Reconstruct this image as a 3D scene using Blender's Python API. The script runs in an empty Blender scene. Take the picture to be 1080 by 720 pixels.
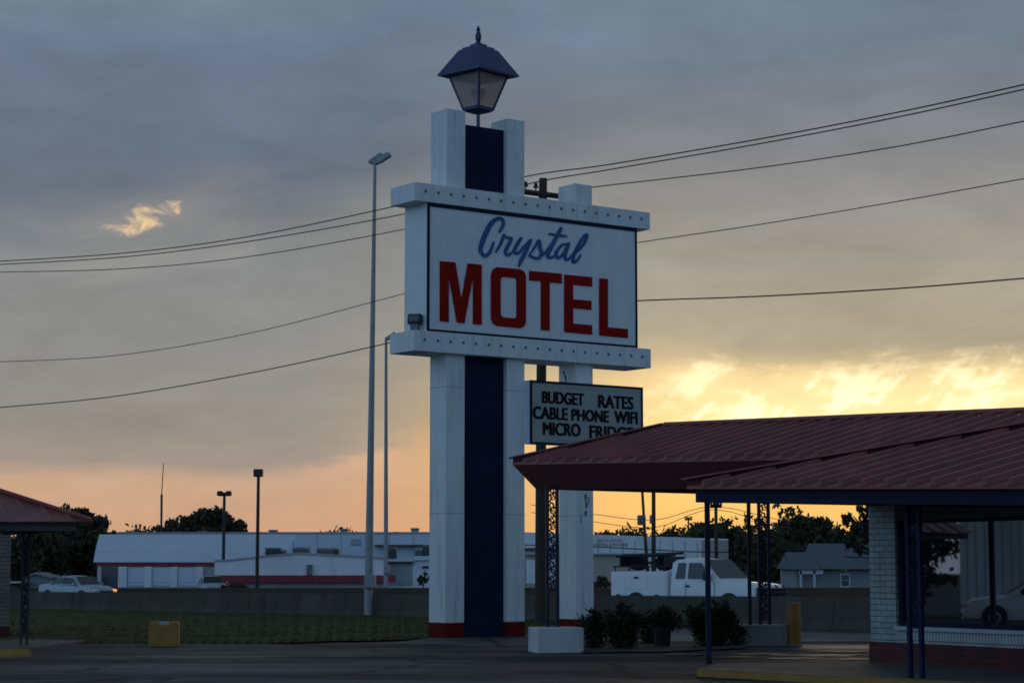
import bpy, bmesh, math, random
from math import sin, cos, pi, radians, atan, atan2, sqrt
from mathutils import Vector, Matrix, Euler
random.seed(7)
S = bpy.context.scene
COL = S.collection

# ------------------------------------------------------------------ camera maths (photo is 1080 x 720)
F, CX, CY, HOR, EYE = 2200.0, 540.0, 360.0, 601.0, 1.65
TH = atan((HOR - CY) / F)
CT, ST = cos(TH), sin(TH)
CAM = Vector((0, 0, EYE))
def ray(px, py):
    u = (px - CX) / F; v = (CY - py) / F
    return Vector((u, CT - v * ST, ST + v * CT))
def G(px, py, z=0.0):
    d = ray(px, py); return CAM + d * ((z - EYE) / d.z)
def at(px, py, Y):
    d = ray(px, py); return CAM + d * (Y / d.y)
def onplane(px, py, P, N):
    d = ray(px, py); return CAM + d * ((P - CAM).dot(N) / d.dot(N))
def proj(p):
    q = Vector(p) - CAM
    zc = q.y * CT + q.z * ST; yc = -q.y * ST + q.z * CT
    return CX + F * q.x / zc, CY - F * yc / zc

# ------------------------------------------------------------------ materials
def nn(nt, t, **kw):
    n = nt.nodes.new(t)
    for k, v in kw.items(): setattr(n, k, v)
    return n
def lin(c):
    return tuple((x / 255 / 12.92 if x / 255 <= .04045 else ((x / 255 + .055) / 1.055) ** 2.4) for x in c)
MATS = {}
def mat(name, col, rough=.7, var=.18, scale=3.0, bump=.0, bscale=40., metal=0., spec=.5, stretch=(1, 1, 1), stain=None, detail=6):
    m = bpy.data.materials.new(name); m.use_nodes = True
    nt = m.node_tree; b = nt.nodes['Principled BSDF']; L = nt.links
    b.inputs['Roughness'].default_value = rough; b.inputs['Metallic'].default_value = metal
    b.inputs['Specular IOR Level'].default_value = spec
    tc = nn(nt, 'ShaderNodeTexCoord'); mp = nn(nt, 'ShaderNodeMapping'); mp.inputs['Scale'].default_value = stretch
    L.new(tc.outputs['Object'], mp.inputs['Vector'])
    no = nn(nt, 'ShaderNodeTexNoise'); no.inputs['Scale'].default_value = scale; no.inputs['Detail'].default_value = detail
    no.inputs['Roughness'].default_value = .62
    L.new(mp.outputs['Vector'], no.inputs['Vector'])
    rp = nn(nt, 'ShaderNodeValToRGB')
    lo = tuple(x * (1 - var) for x in col); hi = tuple(min(1, x * (1 + var)) for x in col)
    rp.color_ramp.elements[0].color = (*lo, 1); rp.color_ramp.elements[0].position = .3
    rp.color_ramp.elements[1].color = (*hi, 1); rp.color_ramp.elements[1].position = .7
    L.new(no.outputs['Fac'], rp.inputs['Fac'])
    out = rp.outputs['Color']
    if stain:
        c2, sc, st2, amt, thr = stain
        mp2 = nn(nt, 'ShaderNodeMapping'); mp2.inputs['Scale'].default_value = st2
        L.new(tc.outputs['Object'], mp2.inputs['Vector'])
        n2 = nn(nt, 'ShaderNodeTexNoise'); n2.inputs['Scale'].default_value = sc; n2.inputs['Detail'].default_value = 8
        n2.inputs['Roughness'].default_value = .7
        L.new(mp2.outputs['Vector'], n2.inputs['Vector'])
        r2 = nn(nt, 'ShaderNodeValToRGB'); r2.color_ramp.elements[0].position = thr; r2.color_ramp.elements[1].position = min(1, thr + .2)
        r2.color_ramp.elements[0].color = (0, 0, 0, 1); r2.color_ramp.elements[1].color = (amt,) * 3 + (1,)
        L.new(n2.outputs['Fac'], r2.inputs['Fac'])
        mx = nn(nt, 'ShaderNodeMix', data_type='RGBA')
        L.new(r2.outputs['Color'], mx.inputs[0]); L.new(out, mx.inputs[6]); mx.inputs[7].default_value = (*c2, 1)
        out = mx.outputs[2]
    L.new(out, b.inputs['Base Color'])
    if bump:
        n3 = nn(nt, 'ShaderNodeTexNoise'); n3.inputs['Scale'].default_value = bscale; n3.inputs['Detail'].default_value = 5
        L.new(tc.outputs['Object'], n3.inputs['Vector'])
        bp = nn(nt, 'ShaderNodeBump'); bp.inputs['Strength'].default_value = bump; bp.inputs['Distance'].default_value = .02
        L.new(n3.outputs['Fac'], bp.inputs['Height']); L.new(bp.outputs['Normal'], b.inputs['Normal'])
    MATS[name] = m; return m
def asphalt_mat():
    m = bpy.data.materials.new('asphalt'); m.use_nodes = True
    nt = m.node_tree; b = nt.nodes['Principled BSDF']; L = nt.links
    tc = nn(nt, 'ShaderNodeTexCoord')
    def nz(sc, st, det=7, rough=.65, dist=.0, off=0):
        mp = nn(nt, 'ShaderNodeMapping'); mp.inputs['Scale'].default_value = st; mp.inputs['Location'].default_value = (off, off, 0); mp.inputs['Rotation'].default_value = (0, 0, .12)
        L.new(tc.outputs['Object'], mp.inputs[0])
        n = nn(nt, 'ShaderNodeTexNoise'); n.inputs['Scale'].default_value = sc; n.inputs['Detail'].default_value = det; n.inputs['Roughness'].default_value = rough; n.inputs['Distortion'].default_value = dist
        L.new(mp.outputs[0], n.inputs['Vector']); return n.outputs['Fac']
    def rmp(x, stops):
        r = nn(nt, 'ShaderNodeValToRGB'); cr = r.color_ramp
        while len(cr.elements) < len(stops): cr.elements.new(.5)
        for e, (p, c) in zip(cr.elements, stops): e.position = p; e.color = (*c, 1)
        L.new(x, r.inputs[0]); return r.outputs[0]
    def mx(f, a, c, bl='MIX'):
        n = nn(nt, 'ShaderNodeMix', data_type='RGBA', blend_type=bl)
        for i, x in ((0, f), (6, a), (7, c)):
            if isinstance(x, tuple): n.inputs[i].default_value = (*x, 1)
            elif isinstance(x, (int, float)): n.inputs[i].default_value = x
            else: L.new(x, n.inputs[i])
        return n.outputs[2]
    base = rmp(nz(.22, (1, 1, 1), 8, .7), [(.32, (.045, .041, .038)), (.5, (.075, .069, .064)), (.7, (.115, .105, .098))])
    seal = rmp(nz(.30, (.45, 1.5, 1), 6, .6, .6, 3.3), [(.50, (0, 0, 0)), (.56, (1, 1, 1))])
    col = mx(seal, base, (.020, .020, .021))
    fine = rmp(nz(9, (1, 1, 1), 4, .7), [(.3, (.72, .72, .72)), (.7, (1.2, 1.2, 1.2))])
    col = mx(1., col, fine, 'MULTIPLY')
    vo = nn(nt, 'ShaderNodeTexVoronoi', feature='DISTANCE_TO_EDGE'); vo.inputs['Scale'].default_value = .21
    wv = nn(nt, 'ShaderNodeMix', data_type='RGBA', blend_type='LINEAR_LIGHT'); wv.inputs[0].default_value = .35
    cn = nn(nt, 'ShaderNodeTexNoise'); cn.inputs['Scale'].default_value = .8; cn.inputs['Detail'].default_value = 5; L.new(tc.outputs['Object'], cn.inputs['Vector'])
    L.new(tc.outputs['Object'], wv.inputs[6]); L.new(cn.outputs['Color'], wv.inputs[7]); L.new(wv.outputs[2], vo.inputs['Vector'])
    cr_ = rmp(vo.outputs['Distance'], [(.0, (1, 1, 1)), (.012, (1, 1, 1)), (.022, (0, 0, 0))])
    col = mx(cr_, col, (.008, .008, .008))
    L.new(col, b.inputs['Base Color'])
    rr = nn(nt, 'ShaderNodeMapRange'); L.new(nz(.16, (.5, 1.4, 1), 5, .6, .3, 9.), rr.inputs[0]); rr.inputs[1].default_value = .40; rr.inputs[2].default_value = .68; rr.inputs[3].default_value = .86; rr.inputs[4].default_value = .42
    L.new(rr.outputs[0], b.inputs['Roughness']); b.inputs['Specular IOR Level'].default_value = .30
    bp = nn(nt, 'ShaderNodeBump'); bp.inputs['Strength'].default_value = .5; bp.inputs['Distance'].default_value = .02
    L.new(nz(45, (1, 1, 1), 4), bp.inputs['Height']); L.new(bp.outputs[0], b.inputs['Normal'])
    MATS['asphalt'] = m; return m
def brick_mat(name, c1, c2, cm, bw, bh, mortar=.012, axis='XZ', rough=.8):
    m = bpy.data.materials.new(name); m.use_nodes = True
    nt = m.node_tree; b = nt.nodes['Principled BSDF']; L = nt.links
    b.inputs['Roughness'].default_value = rough
    tc = nn(nt, 'ShaderNodeTexCoord'); sx = nn(nt, 'ShaderNodeSeparateXYZ'); cb = nn(nt, 'ShaderNodeCombineXYZ')
    L.new(tc.outputs['Object'], sx.inputs[0])
    ad = nn(nt, 'ShaderNodeMath', operation='ADD'); L.new(sx.outputs[0], ad.inputs[0]); L.new(sx.outputs[1], ad.inputs[1])
    L.new(ad.outputs[0], cb.inputs[0]); L.new(sx.outputs[2], cb.inputs[1])
    br = nn(nt, 'ShaderNodeTexBrick'); L.new(cb.outputs[0], br.inputs['Vector'])
    br.inputs['Color1'].default_value = (*c1, 1); br.inputs['Color2'].default_value = (*c2, 1); br.inputs['Mortar'].default_value = (*cm, 1)
    br.inputs['Scale'].default_value = 1; br.inputs['Mortar Size'].default_value = mortar
    br.inputs['Brick Width'].default_value = bw; br.inputs['Row Height'].default_value = bh; br.inputs['Mortar Smooth'].default_value = .3
    no = nn(nt, 'ShaderNodeTexNoise'); no.inputs['Scale'].default_value = 2.5; no.inputs['Detail'].default_value = 8
    L.new(tc.outputs['Object'], no.inputs['Vector'])
    mr = nn(nt, 'ShaderNodeMapRange'); mr.inputs[1].default_value = .3; mr.inputs[2].default_value = .7; mr.inputs[3].default_value = .75; mr.inputs[4].default_value = 1.1
    L.new(no.outputs['Fac'], mr.inputs[0])
    mx = nn(nt, 'ShaderNodeMix', data_type='RGBA', blend_type='MULTIPLY'); mx.inputs[0].default_value = 1
    L.new(br.outputs['Color'], mx.inputs[6]); L.new(mr.outputs[0], mx.inputs[7]); L.new(mx.outputs[2], b.inputs['Base Color'])
    bp = nn(nt, 'ShaderNodeBump'); bp.inputs['Strength'].default_value = .8; bp.inputs['Distance'].default_value = .012; bp.invert = True
    L.new(br.outputs['Fac'], bp.inputs['Height']); L.new(bp.outputs['Normal'], b.inputs['Normal'])
    MATS[name] = m; return m

M = MATS
mat('white_paint', (.74, .75, .74), .6, .06, 1.2, stain=((.36, .33, .29), 1.5, (3.5, 3.5, .28), .62, .52), bump=.1, bscale=12)
mat('sign_white', (.74, .76, .77), .5, .04, 1.5, stain=((.5, .49, .46), 2.0, (6, 2, .3), .35, .55))
mat('navy_panel', (.012, .016, .045), .8, .25, 2.0, spec=.12, stain=((.03, .035, .07), 3, (2, 2, .5), .6, .6), bump=.1, bscale=9)
mat('navy_paint', (.009, .011, .036), .7, .2, 4, spec=.2)
mat('lantern_blue', (.028, .048, .13), .35, .12, 3, metal=.2)
mat('red_paint', (.15, .012, .009), .8, .2, 4, spec=.08, stain=((.09, .05, .04), 3, (1, 1, 1), .7, .58))
mat('rust', (.10, .075, .055), .9, .5, 9)
mat('letter_red', (.30, .009, .006), .75, .14, 2.5, spec=.08, stain=((.16, .02, .015), 2.2, (3, 3, .4), .6, .56))
mat('letter_blue', (.055, .135, .30), .75, .14, 2.5, spec=.1)
mat('letter_black', (.008, .008, .01), .7, .1, 4, spec=.1)
mat('board_white', (.35, .365, .33), .4, .08, 2.0, stain=((.28, .27, .2), 3.0, (5, 5, .6), .5, .55))
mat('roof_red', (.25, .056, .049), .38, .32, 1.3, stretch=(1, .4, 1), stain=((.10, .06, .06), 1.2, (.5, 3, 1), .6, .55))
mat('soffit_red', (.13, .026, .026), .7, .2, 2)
mat('soffit_dark', (.10, .09, .085), .8, .2, 2)
mat('iron', (.012, .014, .035), .5, .2, 8)
mat('iron_blue', (.009, .011, .042), .6, .2, 8, spec=.25)
mat('concrete', (.30, .29, .27), .85, .18, 1.5, bump=.3, bscale=25, stain=((.14, .13, .12), 1.2, (1, 1, .4), .7, .52))
mat('white_concrete', (.58, .59, .58), .8, .1, 2, bump=.3, bscale=20, stain=((.22, .21, .19), 2.5, (1, 1, .5), .7, .56))
mat('barrier_concrete', (.105, .092, .076), .95, .2, .6, spec=.1, bump=.3, bscale=20, stain=((.055, .048, .04), .5, (2, 2, .25), .8, .5))
mat('far_barrier_concrete', (.085, .062, .046), .95, .2, .5, spec=.1)
mat('yellow_paint', (.33, .165, .022), .65, .2, 3, bump=.2, bscale=20, stain=((.16, .12, .08), 3.5, (1, 1, 1), .8, .58))
mat('grey_patch', (.33, .33, .34), .85, .2, 8)
mat('wood_pole', (.055, .045, .036), .9, .3, 6, stretch=(3, 3, .3), bump=.4, bscale=30)
mat('galvanised', (.30, .32, .34), .5, .12, 3, metal=.3)
mat('black_metal', (.01, .01, .012), .5, .2, 4)
mat('wire_black', (.01, .01, .01), .6, .1, 4)
asphalt_mat()
mat('road_asphalt', (.07, .07, .07), .85, .2, .3)
mat('slab_concrete', (.13, .12, .11), .75, .25, .6, stain=((.07, .065, .06), .7, (1, .4, 1), .85, .5), bump=.2, bscale=30)
mat('sheen_asphalt', (.050, .046, .043), .55, .3, 1.5, spec=.4, stretch=(.6, 2, 1), bump=.25, bscale=18)  # glossier asphalt for the streaks of sky reflection
mat('earth', (.06, .052, .035), .95, .3, .2)
mat('lawn_green', (.058, .068, .016), .95, .3, .8, spec=.1, bump=.6, bscale=8, stain=((.07, .065, .03), .6, (1, 1, 1), .7, .52))
mat('grass_blade', (.058, .072, .016), .9, .4, 1.2)
mat('leaf_dark', (.046, .046, .021), .8, .45, .6)
mat('leaf_mid', (.058, .058, .024), .8, .45, .6)
mat('leaf_shrub', (.026, .030, .010), .7, .4, 2)
mat('bark', (.05, .038, .028), .9, .3, 3, stretch=(4, 4, .5), bump=.4)
mat('store_white', (.76, .79, .82), .65, .06, .3, stain=((.42, .43, .44), .3, (1, 1, .3), .6, .52))
mat('store_roof', (.60, .67, .76), .5, .06, .3, stretch=(1, .3, 1))
mat('store_grey', (.36, .38, .40), .7, .12, .4)
mat('store_red', (.28, .02, .035), .6, .1, 1)
mat('dark_grey', (.05, .055, .06), .5, .2, 1)  # plain dark grey shared by hoods, insulators, casings and seams
mat('socket_grey', (.12, .13, .14), .5, .2, 4)
mat('unit_metal', (.16, .17, .18), .6, .2, 2)
mat('tan_wall', (.42, .37, .31), .8, .12, .3)
mat('shingle', (.11, .125, .15), .85, .15, 1.5, stretch=(1, 1, 4), bump=.3)
mat('siding', (.24, .25, .26), .7, .1, 1, stretch=(1, 1, 8))
mat('trim_white', (.50, .51, .51), .6, .05, 2)
mat('silver_paint', (.36, .40, .44), .35, .03, 1, metal=.2)
mat('truck_white', (.86, .87, .88), .3, .03, 1)
mat('car_dark', (.03, .03, .035), .3, .05, 1)
mat('plastic_black', (.012, .012, .013), .5, .1, 4)
mat('rubber', (.012, .012, .012), .85, .1, 4)
mat('rim_grey', (.35, .36, .37), .35, .1, 4, metal=.7)
mat('lamp_clear', (.7, .7, .7), .15, .02, 4)
mat('lamp_red', (.4, .01, .01), .2, .02, 4)
mat('terracotta_black', (.014, .013, .012), .7, .2, 5)
brick_mat('white_brick', (.46, .48, .45), (.41, .43, .40), (.20, .20, .19), .30, .098, .010)
brick_mat('soldier_brick', (.60, .60, .57), (.54, .55, .53), (.20, .20, .19), .075, .5, .010)
brick_mat('red_brick_base', (.13, .022, .02), (.11, .02, .018), (.06, .02, .018), .30, .098, .008)
brick_mat('tan_brick', (.30, .24, .18), (.24, .19, .14), (.14, .12, .10), .30, .098, .012)

def simple(name, col, rough, **kw):
    m = bpy.data.materials.new(name); m.use_nodes = True
    b = m.node_tree.nodes['Principled BSDF']
    b.inputs['Base Color'].default_value = (*col, 1); b.inputs['Roughness'].default_value = rough
    for k, v in kw.items(): b.inputs[k].default_value = v
    MATS[name] = m; return m
simple('car_glass', (.012, .015, .013), .06, **{'IOR': 1.6})
simple('window_glass', (.012, .014, .014), .015, **{'IOR': 3.0})
simple('store_glass', (.05, .06, .07), .12, **{'IOR': 1.6})
simple('amber_lit', (.9, .3, .05), .3, **{'Emission Color': (1, .36, .08, 1), 'Emission Strength': 1.0})
def frosted():
    m = bpy.data.materials.new('frosted_glass'); m.use_nodes = True; nt = m.node_tree; L = nt.links
    out = nt.nodes['Material Output']; nt.nodes.remove(nt.nodes['Principled BSDF'])
    d = nn(nt, 'ShaderNodeBsdfDiffuse'); d.inputs[0].default_value = (.62, .56, .53, 1)
    t = nn(nt, 'ShaderNodeBsdfTranslucent'); t.inputs[0].default_value = (.78, .68, .62, 1)
    tr = nn(nt, 'ShaderNodeBsdfTransparent'); tr.inputs[0].default_value = (.8, .76, .72, 1)
    g = nn(nt, 'ShaderNodeBsdfGlossy'); g.inputs['Roughness'].default_value = .15
    no = nn(nt, 'ShaderNodeTexNoise'); no.inputs['Scale'].default_value = 3
    m1 = nn(nt, 'ShaderNodeMixShader'); m1.inputs[0].default_value = .5; L.new(d.outputs[0], m1.inputs[1]); L.new(t.outputs[0], m1.inputs[2])
    mr = nn(nt, 'ShaderNodeMapRange'); mr.inputs[3].default_value = .2; mr.inputs[4].default_value = .5; L.new(no.outputs['Fac'], mr.inputs[0])
    m2 = nn(nt, 'ShaderNodeMixShader'); L.new(mr.outputs[0], m2.inputs[0]); L.new(m1.outputs[0], m2.inputs[1]); L.new(tr.outputs[0], m2.inputs[2])
    m3 = nn(nt, 'ShaderNodeMixShader'); m3.inputs[0].default_value = .05; L.new(m2.outputs[0], m3.inputs[1]); L.new(g.outputs[0], m3.inputs[2])
    L.new(m3.outputs[0], out.inputs[0]); MATS['frosted_glass'] = m
frosted()

# ------------------------------------------------------------------ mesh builder
class MB:
    def __init__(s): s.v = []; s.f = []
    def add(s, vs, fs):
        o = len(s.v); s.v += [Vector(p) for p in vs]; s.f += [tuple(i + o for i in f) for f in fs]; return s
    def box(s, x0, x1, y0, y1, z0, z1, mtx=None):
        vs = [Vector((x, y, z)) for z in (z0, z1) for y in (y0, y1) for x in (x0, x1)]
        if mtx: vs = [mtx @ p for p in vs]
        return s.add(vs, [(0, 2, 3, 1), (4, 5, 7, 6), (0, 1, 5, 4), (2, 6, 7, 3), (0, 4, 6, 2), (1, 3, 7, 5)])
    def bbox(s, x0, x1, y0, y1, z0, z1, r=.02, seg=2, mtx=None):
        bm = bmesh.new(); bmesh.ops.create_cube(bm, size=1)
        for p in bm.verts: p.co = Vector(((x0 + x1) / 2 + p.co.x * (x1 - x0), (y0 + y1) / 2 + p.co.y * (y1 - y0), (z0 + z1) / 2 + p.co.z * (z1 - z0)))
        bmesh.ops.bevel(bm, geom=bm.edges[:], offset=r, segments=seg, affect='EDGES', profile=.5)
        bm.verts.index_update()
        s.add([mtx @ p.co if mtx else p.co.copy() for p in bm.verts], [[q.index for q in f.verts] for f in bm.faces]); bm.free(); return s
    def hexa(s, a, b):          # two quads (4 pts each) joined
        return s.add(list(a) + list(b), [(3, 2, 1, 0), (4, 5, 6, 7), (0, 1, 5, 4), (1, 2, 6, 5), (2, 3, 7, 6), (3, 0, 4, 7)])
    def slab(s, poly, off):     # polygon (list of Vector) extruded by vector off
        n = len(poly); off = Vector(off)
        vs = [Vector(p) for p in poly] + [Vector(p) + off for p in poly]
        return s.add(vs, [tuple(range(n))[::-1], tuple(range(n, 2 * n))] + [(i, (i + 1) % n, n + (i + 1) % n, n + i) for i in range(n)])
    def tube(s, pts, r, n=6, cap=True):
        pts = [Vector(p) for p in pts]; k = len(pts); rs = r if isinstance(r, (list, tuple)) else [r] * k
        rings = []
        up = Vector((0, 0, 1))
        for i, p in enumerate(pts):
            t = (pts[min(i + 1, k - 1)] - pts[max(i - 1, 0)])
            if t.length < 1e-9: t = Vector((0, 0, 1))
            t.normalize()
            ref = up if abs(t.z) < .95 else Vector((0, 1, 0))
            a = t.cross(ref).normalized(); b = t.cross(a)
            rings.append([p + a * rs[i] * cos(2 * pi * j / n) + b * rs[i] * sin(2 * pi * j / n) for j in range(n)])
        vs = [q for rg in rings for q in rg]; fs = []
        for i in range(k - 1):
            for j in range(n):
                fs.append((i * n + j, i * n + (j + 1) % n, (i + 1) * n + (j + 1) % n, (i + 1) * n + j))
        if cap: fs += [tuple(range(n))[::-1], tuple((k - 1) * n + j for j in range(n))]
        return s.add(vs, fs)
    def lathe(s, prof, n=16, c=(0, 0, 0), rot=0., axis=None):
        # prof: list (r,z)
        c = Vector(c); vs = []; fs = []
        for r, z in prof:
            for j in range(n):
                p = Vector((r * cos(rot + 2 * pi * j / n), r * sin(rot + 2 * pi * j / n), z))
                if axis: p = axis @ p
                vs.append(c + p)
        k = len(prof)
        for i in range(k - 1):
            for j in range(n): fs.append((i * n + j, i * n + (j + 1) % n, (i + 1) * n + (j + 1) % n, (i + 1) * n + j))
        fs += [tuple(range(n))[::-1], tuple((k - 1) * n + j for j in range(n))]
        return s.add(vs, fs)
    def build(s, name, m, parent=None, smooth=False, bevel=0.):
        me = bpy.data.meshes.new(name); me.from_pydata([tuple(p) for p in s.v], [], s.f); me.update()
        if bevel or smooth:
            bm = bmesh.new(); bm.from_mesh(me)
            if bevel: bmesh.ops.bevel(bm, geom=[e for e in bm.edges if len(e.link_faces) == 2 and e.calc_face_angle(0) > .5], offset=bevel, segments=2, affect='EDGES')
            bmesh.ops.recalc_face_normals(bm, faces=bm.faces); bm.to_mesh(me); bm.free()
        if smooth:
            me.polygons.foreach_set('use_smooth', [True] * len(me.polygons))
            try: me.set_sharp_from_angle(angle=radians(40))
            except Exception: pass
        o = bpy.data.objects.new(name, me); COL.objects.link(o)
        me.materials.append(M[m] if isinstance(m, str) else m)
        if parent: o.parent = parent
        return o

def tag(o, label=None, cat=None, group=None, kind=None):
    if label: o['label'] = label
    if cat: o['category'] = cat
    if group: o['group'] = group
    if kind: o['kind'] = kind
    return o
def thing(name, label, cat, loc=(0, 0, 0), rz=0., group=None):
    o = bpy.data.objects.new(name, None); COL.objects.link(o); o.empty_display_size = .3
    o.location = loc; o.rotation_euler = (0, 0, rz)
    return tag(o, label, cat, group)
def copy_tree(o, parent=None):
    c = o.copy(); COL.objects.link(c); c.parent = parent
    for ch in o.children: copy_tree(ch, c)
    return c
def text_geo(s):
    cu = bpy.data.curves.new('t', 'FONT'); cu.body = s; cu.size = 1; cu.resolution_u = 3
    o = bpy.data.objects.new('t', cu); COL.objects.link(o)
    bpy.context.view_layer.update()
    me = bpy.data.meshes.new_from_object(o.evaluated_get(bpy.context.evaluated_depsgraph_get()))
    vs = [v.co.copy() for v in me.vertices]; fs = [tuple(p.vertices) for p in me.polygons]
    bpy.data.objects.remove(o); bpy.data.meshes.remove(me); bpy.data.curves.remove(cu)
    x0 = min(v.x for v in vs); x1 = max(v.x for v in vs); y0 = min(v.y for v in vs); y1 = max(v.y for v in vs)
    return [((v.x - x0) / (x1 - x0), (v.y - y0) / (y1 - y0)) for v in vs], fs

# ------------------------------------------------------------------ ground, lot, roads
RD = Vector((cos(radians(-42)), sin(radians(-42)), 0))      # direction of the highway, towards camera right
RN = Vector((sin(radians(42)), cos(radians(42)), 0))        # across it, away from the camera
R0 = Vector((8.8, 57, 0))
def road_pt(s, d, z=0): return R0 + RD * s + RN * d + Vector((0, 0, z))
def sheet(name, poly, z, m, kind='structure', thick=0):
    mb = MB(); mb.slab([Vector((p[0], p[1], z - max(thick, .002))) for p in poly], (0, 0, max(thick, .002)))
    return tag(mb.build(name, m), kind=kind)
g = MB(); g.add([(-900, -200, -.06), (900, -200, -.06), (900, 1500, -.06), (-900, 1500, -.06)], [(0, 1, 2, 3)])
tag(g.build('ground', 'earth'), kind='structure')
# parking lot
lot = [(-70, -30), (70, -30), (70, 40), tuple(road_pt(40, -1.2).xy), tuple(road_pt(-10, -1.2).xy), (-3, 47.5), (-30, 47), (-70, 47)]
sheet('parking_lot', lot, 0, 'asphalt')
sheet('highway', [road_pt(-160, .9), road_pt(110, .9), road_pt(110, 22), road_pt(-160, 22)], .02, 'road_asphalt')
for d in (8.2, 11.9, 15.6):
    pass
mk = MB()
for k in range(-14, 12):
    for d in (4.6, 8.3, 11.9):
        a = road_pt(k * 9, d, .024); mk.slab([a, a + RD * 3, a + RD * 3 + RN * .12, a + RN * .12], (0, 0, .002))
tag(mk.build('lane_markings', 'trim_white'), kind='structure')
# service road strip beyond the lot, right
sheet('service_road', [G(640, 676), G(1000, 676), road_pt(40, -2.2), road_pt(30, -.3), road_pt(-9, -.3)], .006, 'slab_concrete')
# lawn (low mound up to the barrier)
def lawn_edge(px):
    pts = [(-400, 676), (70, 677.5), (150, 678.5), (260, 677.5), (330, 675.5), (450, 672), (560, 668), (600, 664), (660, 661)]
    for (a, ya), (b, yb) in zip(pts, pts[1:]):
        if px <= b: return ya + (yb - ya) * (px - a) / (b - a)
    return pts[-1][1]
lb = MB(); rows = []
NX, NY = 90, 14
for i in range(NX + 1):
    px = -400 + 1060 * i / NX
    p0 = G(px, lawn_edge(px) + random.uniform(-.35, .35)); k = (p0.x) / p0.y
    # meet barrier line on the same vertical column
    t = (R0.dot(RN) - 0.35) / (k * RN.x + RN.y); p1 = Vector((k * t, t, 0))
    row = []
    for j in range(NY + 1):
        q = p0.lerp(p1, j / NY); w = j / NY
        row.append((q.x, q.y, -.02 if j == 0 else .05 + .12 * w + random.uniform(-.015, .015)))
    rows.append(row)
vs = [p for r in rows for p in r]
fs = [(i * (NY + 1) + j, (i + 1) * (NY + 1) + j, (i + 1) * (NY + 1) + j + 1, i * (NY + 1) + j + 1) for i in range(NX) for j in range(NY)]
lb.add(vs, fs); tag(lb.build('lawn', 'lawn_green', smooth=True), kind='structure')
gb = MB()
for n in range(26000):
    i = random.uniform(NX * .27, NX - .01); j = (random.random() ** 1.6) * (NY - .01)
    a = Vector(rows[int(i)][int(j)]); b = Vector(rows[int(i) + 1][int(j) + 1])
    p = Vector((a.x + (b.x - a.x) * random.random(), a.y + (b.y - a.y) * random.random(), max(a.z, 0.0)))
    h = random.uniform(.02, .07) * (1.6 if random.random() < .04 else 1); w = random.uniform(.01, .02); an = random.uniform(0, pi)
    dx, dy = cos(an) * w, sin(an) * w
    gb.add([(p.x - dx, p.y - dy, p.z - .02), (p.x + dx, p.y + dy, p.z - .02), (p.x + random.uniform(-.05, .05), p.y + random.uniform(-.05, .05), p.z + h)], [(0, 1, 2)])
tag(gb.build('grass', 'grass_blade'), kind='stuff')
# concrete apron under the left porch
sheet('apron', [G(-300, 674), G(-20, 673.5), G(92, 676), G(32, 684), G(-60, 692), G(-300, 700)], .03, 'slab_concrete', thick=.05)
# thin asphalt sheets under the entrance canopy, added as streaks of reflected sky
rdp = random.Random(5)
for i, (px, py, hw, hh) in enumerate(((800, 689.3, 34, .9), (868, 690.8, 46, 1.2), (835, 694.2, 40, .9), (905, 694.8, 30, 1.0), (775, 693, 22, .7), (890, 687, 36, .7), (725, 690.5, 26, .6))):
    pol = []
    for k in range(26):
        a = 2 * pi * k / 26; q = 1 + rdp.uniform(-.35, .25)
        pol.append(G(px + cos(a) * hw * q, py + sin(a) * hh * q))
    sheet('sheen_patch', pol, .008 + .0015 * i, 'sheen_asphalt')

# ------------------------------------------------------------------ concrete barriers
def barrier(name, label, s0, s1, d, zt0, zt1, m, seg=6.0):
    o = thing(name, label, 'barrier')
    mb = MB(); n = int((s1 - s0) / seg)
    for k in range(n):
        a, b = s0 + k * seg + .008, s0 + (k + 1) * seg - .008
        def prof(s):
            zt = zt0 + (zt1 - zt0) * (s - s0) / (s1 - s0)
            return [road_pt(s, d + y, z) for y, z in ((-.3, -.05), (-.3, .08), (-.17, .33), (-.08, zt), (.08, zt), (.17, .33), (.3, .08), (.3, -.05))]
        A, B = prof(a), prof(b); q = len(A)
        mb.add(A + B, [tuple(range(q))[::-1], tuple(range(q, 2 * q))] + [(i, (i + 1) % q, q + (i + 1) % q, q + i) for i in range(q)])
    mb.build('wall_segments', m, o); return o
barrier('concrete_barrier', 'long low grey concrete barrier along the near edge of the highway behind the lawn', -120, 60, 0, .56, 1.12, 'barrier_concrete')
fb = thing('concrete_barrier', 'far brownish concrete barrier on the opposite edge of the highway', 'barrier')
A, B = at(-260, 620, 132), at(1150, 619, 80)
mb = MB(); mb.hexa([Vector((A.x, A.y, -.06)), Vector((B.x, B.y, -.06)), Vector((B.x, B.y + .3, -.06)), Vector((A.x, A.y + .3, -.06))],
                   [A, B, B + Vector((0, .3, 0)), A + Vector((0, .3, 0))]); mb.build('wall_segments', 'far_barrier_concrete', fb)

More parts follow.
